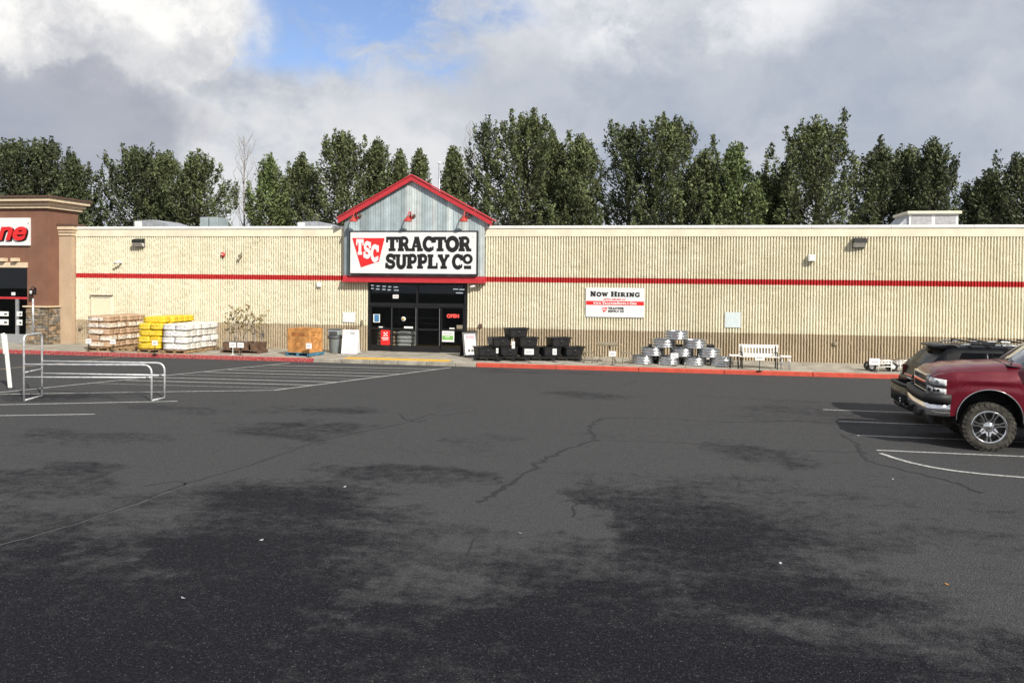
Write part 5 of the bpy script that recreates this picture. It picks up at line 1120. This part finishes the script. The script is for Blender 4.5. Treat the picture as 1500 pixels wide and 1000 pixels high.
# ---- black estate car behind it (its tail towards the left)
SX, SY = 6.02, 21.2; CH = .97
sv = thing('estate_car', 'black sport utility car with roof bars behind the red truck', 'car', (SX, SY, 0))
RF = 1.86
topz_ = [(0, .98), (.06, 1.05), (.12, 1.30), (.17, 1.36), (.60, 1.78), (.78, RF-.035), (1.2, RF), (2.0, RF+.005), (2.8, RF-.04), (3.0, RF-.08), (3.75, 1.24), (4.2, 1.17), (4.7, 1.02), (4.85, .85)]
swd = [(0, .86), (.10, .91), (.4, .96), (4.2, .96), (4.6, .90), (4.85, .72)]
def ssec(u):
    h = interp(swd, u); tz = interp(topz_, u) if not (.17 < u < .60) else 1.36+(u-.17)/.43*.42
    if 3.0 < u < 3.75: tz = RF-.08+(u-3.0)/.75*(1.24-RF+.08)
    zb_ = .34
    for c in (.98, 3.85):
        d = abs(u-c)
        if d < .43: zb_ = max(zb_, .37+math.sqrt(.43**2-d*d))
    P = []
    for k in range(5): f = k/4; P.append((h-.02*(1-f)**2, zb_+(max(zb_+.05, .95)-zb_)*f*.999))
    for z, y in ((1.08, h+.004), (1.20, h-.015), (1.27, h-.045), (1.45, h-.105), (1.62, h-.165), (1.74, h-.215), (1.80, h-.26), (1.835, h-.33), (1.855, h*.45), (RF+.01, h*.2), (RF+.01, 0)): P.append((y, z))
    out = []
    for y, z in P:
        zc = min(z, tz-(.0 if y < h*.5 else .02*(y/h)))
        out.append((u, -y, zc))
    return out+[(x, -y, z) for x, y, z in out[::-1][1:]]
us = sorted(set(list(np.linspace(0, .2, 6))+list(np.linspace(.24, .9, 10))+[.98+.43*math.cos(math.pi*k/14) for k in range(15)]+[3.85+.43*math.cos(math.pi*k/14) for k in range(15)]+list(np.linspace(1.5, 3.3, 10))+list(np.linspace(4.3, 4.85, 7))))
mb = MB(); rings = [ssec(u) for u in us]; mb.loft(rings, 'black_paint', False, False, True)
mb.add(rings[0], [tuple(range(len(rings[0])))], 'black_paint'); mb.add(rings[-1], [tuple(range(len(rings[-1])))], 'black_paint'); sb = mb.build('body', sv)
B('under_body', sv, 'black_trim', .2, 4.6, -.62, .62, .30, .6)
# rear glass, spoiler, lamps, bumper
mb = MB(); mb.loft([[(.185+.02*y*y-.012, y*.74, 1.375), (.40+.02*y*y-.012, y*.70, 1.575), (.575+.02*y*y-.012, y*.64, 1.745)] for y in np.linspace(-1, 1, 9)], GL_car, False, False, True); mb.build('rear_window', sv)
mb = MB(); mb.loft([[(.36+.07*y*y, y*.70, RF-.065-.02*y*y), (.38+.07*y*y, y*.70, RF-.02-.02*y*y), (.72, y*.70, RF+.018-.015*y*y), (.86, y*.70, RF-.01-.02*y*y), (.66, y*.68, RF-.09)] for y in np.linspace(-1, 1, 11)], 'black_paint', True, True, True); mb.build('spoiler', sv)
for sgn in (-1, 1):
    mb = MB(); mb.loft([[(.055+.16*max(0, (y-.66)/.28)**2-.02, sgn*y, z) for z in (.98, 1.08, 1.20, 1.28)]+[(.2+.16*max(0, (y-.66)/.28)**2, sgn*(y-.05), z) for z in (1.28, .98)] for y in np.linspace(.66, .955, 7)], 'tail_lens', True, True, True); tl = mb.build('tail_light', sv)
    B('lens_clear', tl, 'head_lens', .022, .05, min(sgn*.68, sgn*.80), max(sgn*.68, sgn*.80), 1.05, 1.13)
    # side glass and pillars
    for (a, b, c, d) in ((.72, 1.42, 1.40, .92), (1.50, 2.30, 2.30, 1.48), (2.38, 3.45, 3.02, 2.38)):
        mb = MB(); q = lambda u, z: (u, sgn*(.96-.045-.058*(z-1.27)/.175*1.0+.012), z)
        mb.add([q(a, 1.29), q(b, 1.29), q(c, 1.70), q(d, 1.70)], [(0, 1, 2, 3)], GL_car); w_ = mb.build('side_window', sv)
    MB().tube([(1.455, sgn*.925, 1.28), (1.44, sgn*.785, 1.71)], .014, 'chrome', 6).build('window_trim', sv)
    MB().tube([(.9, sgn*.70, RF-.012), (1.0, sgn*.69, RF+.02), (2.7, sgn*.69, RF+.01), (2.85, sgn*.70, RF-.04)], .018, 'galv', 6).build('roof_rail', sv)
    wheel(sv, .98, sgn*.83, .37, .22, 5, sgn, False); wheel(sv, 3.85, sgn*.83, .37, .22, 5, sgn, False)
sbp = []
for k in range(25):
    y = -.97+1.94*k/24; a = abs(y)/.97; sbp.append((-.13+.05*a*a+.40*max(0, (a-.85)/.15)**2, y))
band(sbp, .42, .84, 'black_paint', 'rear_bumper', sv, .05, .10, 6); band([(x+.03, y*.98) for x, y in sbp[1:-1]], .28, .415, 'black_trim', 'rear_valance', sv, .01, .06); band([(x+.0, y*.97) for x, y in sbp], .845, .885, 'black_trim', 'bumper_step', sv, .01, .12)
B('tailgate_handle', sv, 'chrome', -.02, .03, -.3, .3, 1.06, 1.10); B('number_plate', sv, 'paper_white', .0, .02, -.16, .16, .90, 1.02)
hb = MB().tube([(-.05, -.45, .42), (-.34, -.45, .42)], .035, 'black_trim', 8).build('tow_bar', sv); hb.location = (0, .0, 0)
MB().tube([(-.31, -.45, .45), (-.31, -.45, .52)], .02, 'galv', 8).build('tow_ball_neck', hb); MB().lathe([(0, -.03), (.022, -.022), (.03, 0), (.022, .022), (0, .03)], 'galv', 12, (-.31, -.45, .55)).build('tow_ball', hb); MB().tube([(-.25, -.52, .42), (-.25, -.38, .42)], .015, 'galv', 6).build('hitch_pin', hb)
for u in (1.15, 2.25):                                     # ladder-like roof bars
    rb = B('roof_bar', sv, 'black_trim', u, u+.05, -.74, .74, RF+.055, RF+.085); B('roof_bar_end', rb, 'black_trim', u-.02, u+.50, -.76, -.70, RF+.03, RF+.10); 
    for k in range(5): B('roof_bar_slot', rb, 'galv', u+.05+k*.09, u+.09+k*.09, -.765, -.761, RF+.05, RF+.08)
    B('roof_bar_front', rb, 'black_trim', u+.40, u+.45, -.69, .74, RF+.055, RF+.085)
    for sgn in (-1, 1): MB().tube([(u+.02, sgn*.69, RF), (u+.02, sgn*.69, RF+.056)], .02, 'black_trim', 6).build('roof_bar_foot', rb)
MB().tube([(1.62, -.71, RF+.06), (1.70, -.70, RF+.14), (1.80, -.72, RF+.0), (1.92, -.80, 1.70), (1.97, -.90, 1.35)], .008, 'sign_black', 5).build('strap', sv)
# ================================================================ TREES
def tree(px, ytop, hwpx, label, leaf='leaf_mid', Y=64, dens=1.0, shape='oval', seed=0, group='trees behind the store'):
    rs = np.random.RandomState(1000+seed); top = W(px, ytop, Y); H = top.z*.945; dpt = Y*.985; Rm = hwpx*dpt/1200*(1.42 if shape == 'oval' else 1.62)
    t_ = thing('tree', label, 'tree', (top.x, Y, 0), 0, group)
    h0 = H*.12; pts = [(0, 0, 0)]; 
    tr = MB(); tp = [Vector((0, 0, 0))]
    for k in range(1, 8): tp.append(Vector((rs.normal(0, .12), rs.normal(0, .12), H*.97*k/7)))
    tr.tube(tp, [.30*(1-k/7.6)+.02 for k in range(8)], 'bark', 8, False)
    env = (lambda t: (min(1, (t/.30)**.6) if t < .30 else 1)*(1-max(0, (t-.33)/.67)**1.5)**.9) if shape == 'oval' else (lambda t: min(1, (t/.16)**.5)*(1-t**1.7*.97)) if shape == 'cone' else (lambda t: min(1, (t/.22)**.6)*(1-max(0, (t-.45)/.55)**1.8)**.8)
    C = []; Sx = []; nb = int(104*dens**.5)
    lobes = rs.uniform(0, 6.283, 4)
    for i in range(nb):
        t = (i+rs.uniform(0, 1))/nb*.98; z0_ = h0+(H-h0)*t*.97; a = i*2.39996+rs.normal(0, .4)
        e = env(t)*Rm*(.62+.38*abs(math.sin(a*1.5+lobes[i % 4])))*rs.uniform(.60, 1.18); rise = rs.uniform(.35, .95)+.45*t
        tip = Vector((math.cos(a)*e, math.sin(a)*e, min(H*1.0, z0_+e*rise+.25))); st = Vector((0, 0, z0_)); mid = st.lerp(tip, .5)+Vector((0, 0, -.12*e))
        tr.tube([st, mid, tip], [.06*(1-t*.6)+.012, .035*(1-t*.5)+.01, .010], 'bark', 4, False)
        n = int(dens*(105+130*e/max(1.5, Rm)))
        f = rs.uniform(.18, 1.06, n)**.75
        P = np.outer((1-f)**2, st)+np.outer(2*f*(1-f), mid)+np.outer(f*f, tip)
        sg = (.16+.30*(1-f))[:, None]*(.6+.25*Rm/3)
        P += rs.normal(0, 1, (n, 3))*sg*np.array([1, 1, .8]); k_ = n//4; P[:k_] = np.array(tip)+np.stack([rs.normal(0, .10, k_), rs.normal(0, .10, k_), rs.uniform(-.2, .75, k_)], 1); C.append(P); dd = np.array((tip-mid).normalized()); Sx.append(np.tile(dd, (n, 1)))
    ns = int(200*dens); P = np.stack([rs.normal(0, .13, ns), rs.normal(0, .13, ns), H*(1.015-rs.uniform(0, .13, ns)**1.2)], 1); C.append(P); Sx.append(np.tile([0, 0, 1.], (ns, 1)))
    tr.build('trunk', t_)
    C = np.concatenate(C); Dd = np.concatenate(Sx); n = len(C)
    a = Dd*.9+rs.normal(0, .65, (n, 3)); a /= np.linalg.norm(a, axis=1)[:, None]; b = np.cross(a, rs.normal(0, 1, (n, 3))); b /= np.linalg.norm(b, axis=1)[:, None]
    L = rs.uniform(.075, .165, n)[:, None]; wdt = L*rs.uniform(.35, .6, n)[:, None]
    V = np.stack([C-a*L, C+b*wdt+a*L*.1, C+a*L, C-b*wdt+a*L*.1], 1).reshape(-1, 3)
    me = bpy.data.meshes.new('crown'); me.vertices.add(n*4); me.vertices.foreach_set('co', V.ravel().astype(np.float32)); me.loops.add(n*4); me.loops.foreach_set('vertex_index', np.arange(n*4, dtype=np.int32))
    me.polygons.add(n); me.polygons.foreach_set('loop_start', np.arange(0, n*4, 4, dtype=np.int32)); me.update(calc_edges=True); me.materials.append(MATS[leaf])
    o = bpy.data.objects.new('crown', me); COL.objects.link(o); o.parent = t_
TREES = [(18, 200, 62, 'dark broad tree at the far left behind the brown shop', 'leaf_dark', 60, 1.15, 'oval'), (66, 201, 44, 'dark pointed tree rising above the brown shop cornice', 'leaf_dark', 62, 1.1, 'col'), (108, 224, 32, 'small dark tree above the pilaster', 'leaf_dark', 60, 1, 'oval'),
 (198, 207, 58, 'broad dark tree above the left flood light', 'leaf_dark', 64, 1.1, 'oval'), (240, 216, 48, 'middle tree of the clump above the left roof vent', 'leaf_mid', 66, 1.0, 'oval'), (288, 216, 52, 'rounded tree right of the broad dark tree, before the bare tree', 'leaf_mid', 63, 1.0, 'oval'),
 (396, 222, 36, 'light green narrow tree just right of the bare tree', 'leaf_light', 62, 1.0, 'cone'), (440, 224, 40, 'half hidden tree right of the light green narrow tree', 'leaf_mid', 67, .95, 'oval'), (502, 187, 62, 'tall full tree left of the gable peak', 'leaf_mid', 64, 1.15, 'oval'), (552, 195, 36, 'pointed tree left of the gable peak beside the tall full tree', 'leaf_mid', 66, 1.05, 'cone'),
 (586, 212, 28, 'slim tree just left of the gable peak', 'leaf_mid', 66, 1.0, 'cone'), (614, 210, 26, 'slim tree directly above the gable peak', 'leaf_mid', 67, 1.0, 'cone'), (664, 206, 34, 'pointed tree behind the white vent pipe', 'leaf_mid', 64, 1.1, 'cone'), (712, 168, 34, 'tall thin crowned tree showing sky right of the vent pipe', 'leaf_dark', 66, .62, 'col'),
 (772, 162, 48, 'tallest dense tree right of the gable', 'leaf_mid', 64, 1.3, 'col'), (812, 190, 46, 'full tree against the tallest tree on its right', 'leaf_mid', 66, 1.2, 'oval'), (850, 190, 40, 'pointed tree at the right end of the tall middle clump', 'leaf_mid', 63, 1.15, 'cone'),
 (922, 177, 44, 'tall tree at the left of the clump above the hiring banner', 'leaf_dark', 66, 1.0, 'col'), (984, 167, 62, 'tall full tree above the hiring banner', 'leaf_mid', 64, 1.25, 'oval'), (1030, 215, 40, 'lower tree leaning on the tall tree above the banner', 'leaf_mid', 63, 1.0, 'oval'), (1076, 205, 38, 'pointed light tree above the pale blue notice', 'leaf_light', 62, 1.1, 'cone'), (1120, 250, 34, 'low tree right of the pointed light tree', 'leaf_mid', 65, .9, 'oval'),
 (1150, 235, 30, 'small dark tree on the left flank of the big round tree', 'leaf_dark', 67, .9, 'oval'), (1198, 171, 68, 'big round topped tree left of the right flood light', 'leaf_mid', 64, 1.3, 'oval'), (1292, 206, 40, 'left tree of the clump behind the cream roof unit', 'leaf_dark', 65, .85, 'oval'), (1330, 208, 42, 'middle tree of the clump behind the cream roof unit', 'leaf_mid', 67, .95, 'oval'), (1368, 198, 46, 'pointed tree above the cream roof unit', 'leaf_dark', 64, 1.0, 'cone'),
 (1446, 248, 36, 'low dark tree right of the cream roof unit', 'leaf_dark', 64, .85, 'oval'), (1500, 222, 52, 'dark tree between the low dark tree and the right picture edge', 'leaf_dark', 64, 1.0, 'oval'), (1560, 205, 50, 'outermost dark tree cut off by the right picture edge', 'leaf_dark', 65, 1.0, 'oval'), (-50, 205, 55, 'outermost dark tree cut off by the left picture edge', 'leaf_dark', 64, 1.0, 'oval')]
for i, (px, yt, hwp, lab, lf, Y, dn, sh) in enumerate(TREES): tree(px, yt, hwp, lab, lf, Y, dn, sh, i)
def bare_tree(px, ytop, hwpx, label, Y, seed, nb=34):
    rs = random.Random(seed); top = W(px, ytop, Y); H = top.z; Rm = hwpx*Y/1200; t_ = thing('bare_tree', label, 'tree', (top.x, Y, 0)); mb = MB(); tw = MB()
    mb.tube([(0, 0, 0), (.1, 0, H*.35), (-.05, 0, H*.7), (0, 0, H*.97)], [.14, .10, .045, .01], 'bare_twig', 7, False)
    for i in range(nb):
        t = .25+.7*i/nb; a = i*2.4+rs.gauss(0, .3); e = Rm*(1-((t-.45)/.6)**2)*rs.uniform(.6, 1.1); s0 = Vector((0, 0, H*t)); s1 = s0+Vector((math.cos(a)*e*.55, math.sin(a)*e*.55, e*.8)); s2 = s1+Vector((math.cos(a)*e*.35, math.sin(a)*e*.35, e*1.0))
        s2.z = min(s2.z, H); tw.tube([s0, s1, s2], [.03, .019, .006], 'bare_twig', 4, False)
        for q in range(4):
            f = rs.uniform(.3, 1); p = s1.lerp(s2, f) if q > 1 else s0.lerp(s1, f); tw.tube([p, p+Vector((rs.gauss(0, .35), rs.gauss(0, .3), rs.uniform(.4, 1.1)))], [.018, .005], 'bare_twig', 3, False)
    mb.build('trunk', t_); tw.build('branches', t_)
bare_tree(358, 196, 34, 'pale bare tree standing between the left clump and the light green tree', 66, 3); bare_tree(688, 176, 26, 'faint bare tree behind the vent pipe', 74, 5, 26)
# ================================================================ LITTER
for i, (px, py, l, m) in enumerate(((1387, 856, 'orange fallen leaf on the right foreground asphalt', 'amber_lens'), (383, 791, 'pale paper scrap left of centre on the asphalt', 'paper_grey'), (1143, 825, 'small pale scrap below the dark damp patch', 'paper_grey'), (505, 713, 'tiny pale scrap on the asphalt left of centre', 'paper_grey'), (268, 876, 'pale scrap in the left foreground', 'paper_grey'), (1308, 702, 'tiny pale scrap beside the painted curve', 'paper_grey'), (762, 781, 'tiny pale scrap near the middle crack', 'paper_grey'))):
    P = G(px, py); t_ = MB(); s_ = .017; t_.add([(-s_*1.5, -s_, .004), (s_, -s_*.7, .004), (s_*1.6, s_*.5, .016), (-s_*.5, s_, .010)], [(0, 1, 2, 3)], m); tag(t_.build('litter_scrap', None, P, random.uniform(0, 3)), l, 'litter')
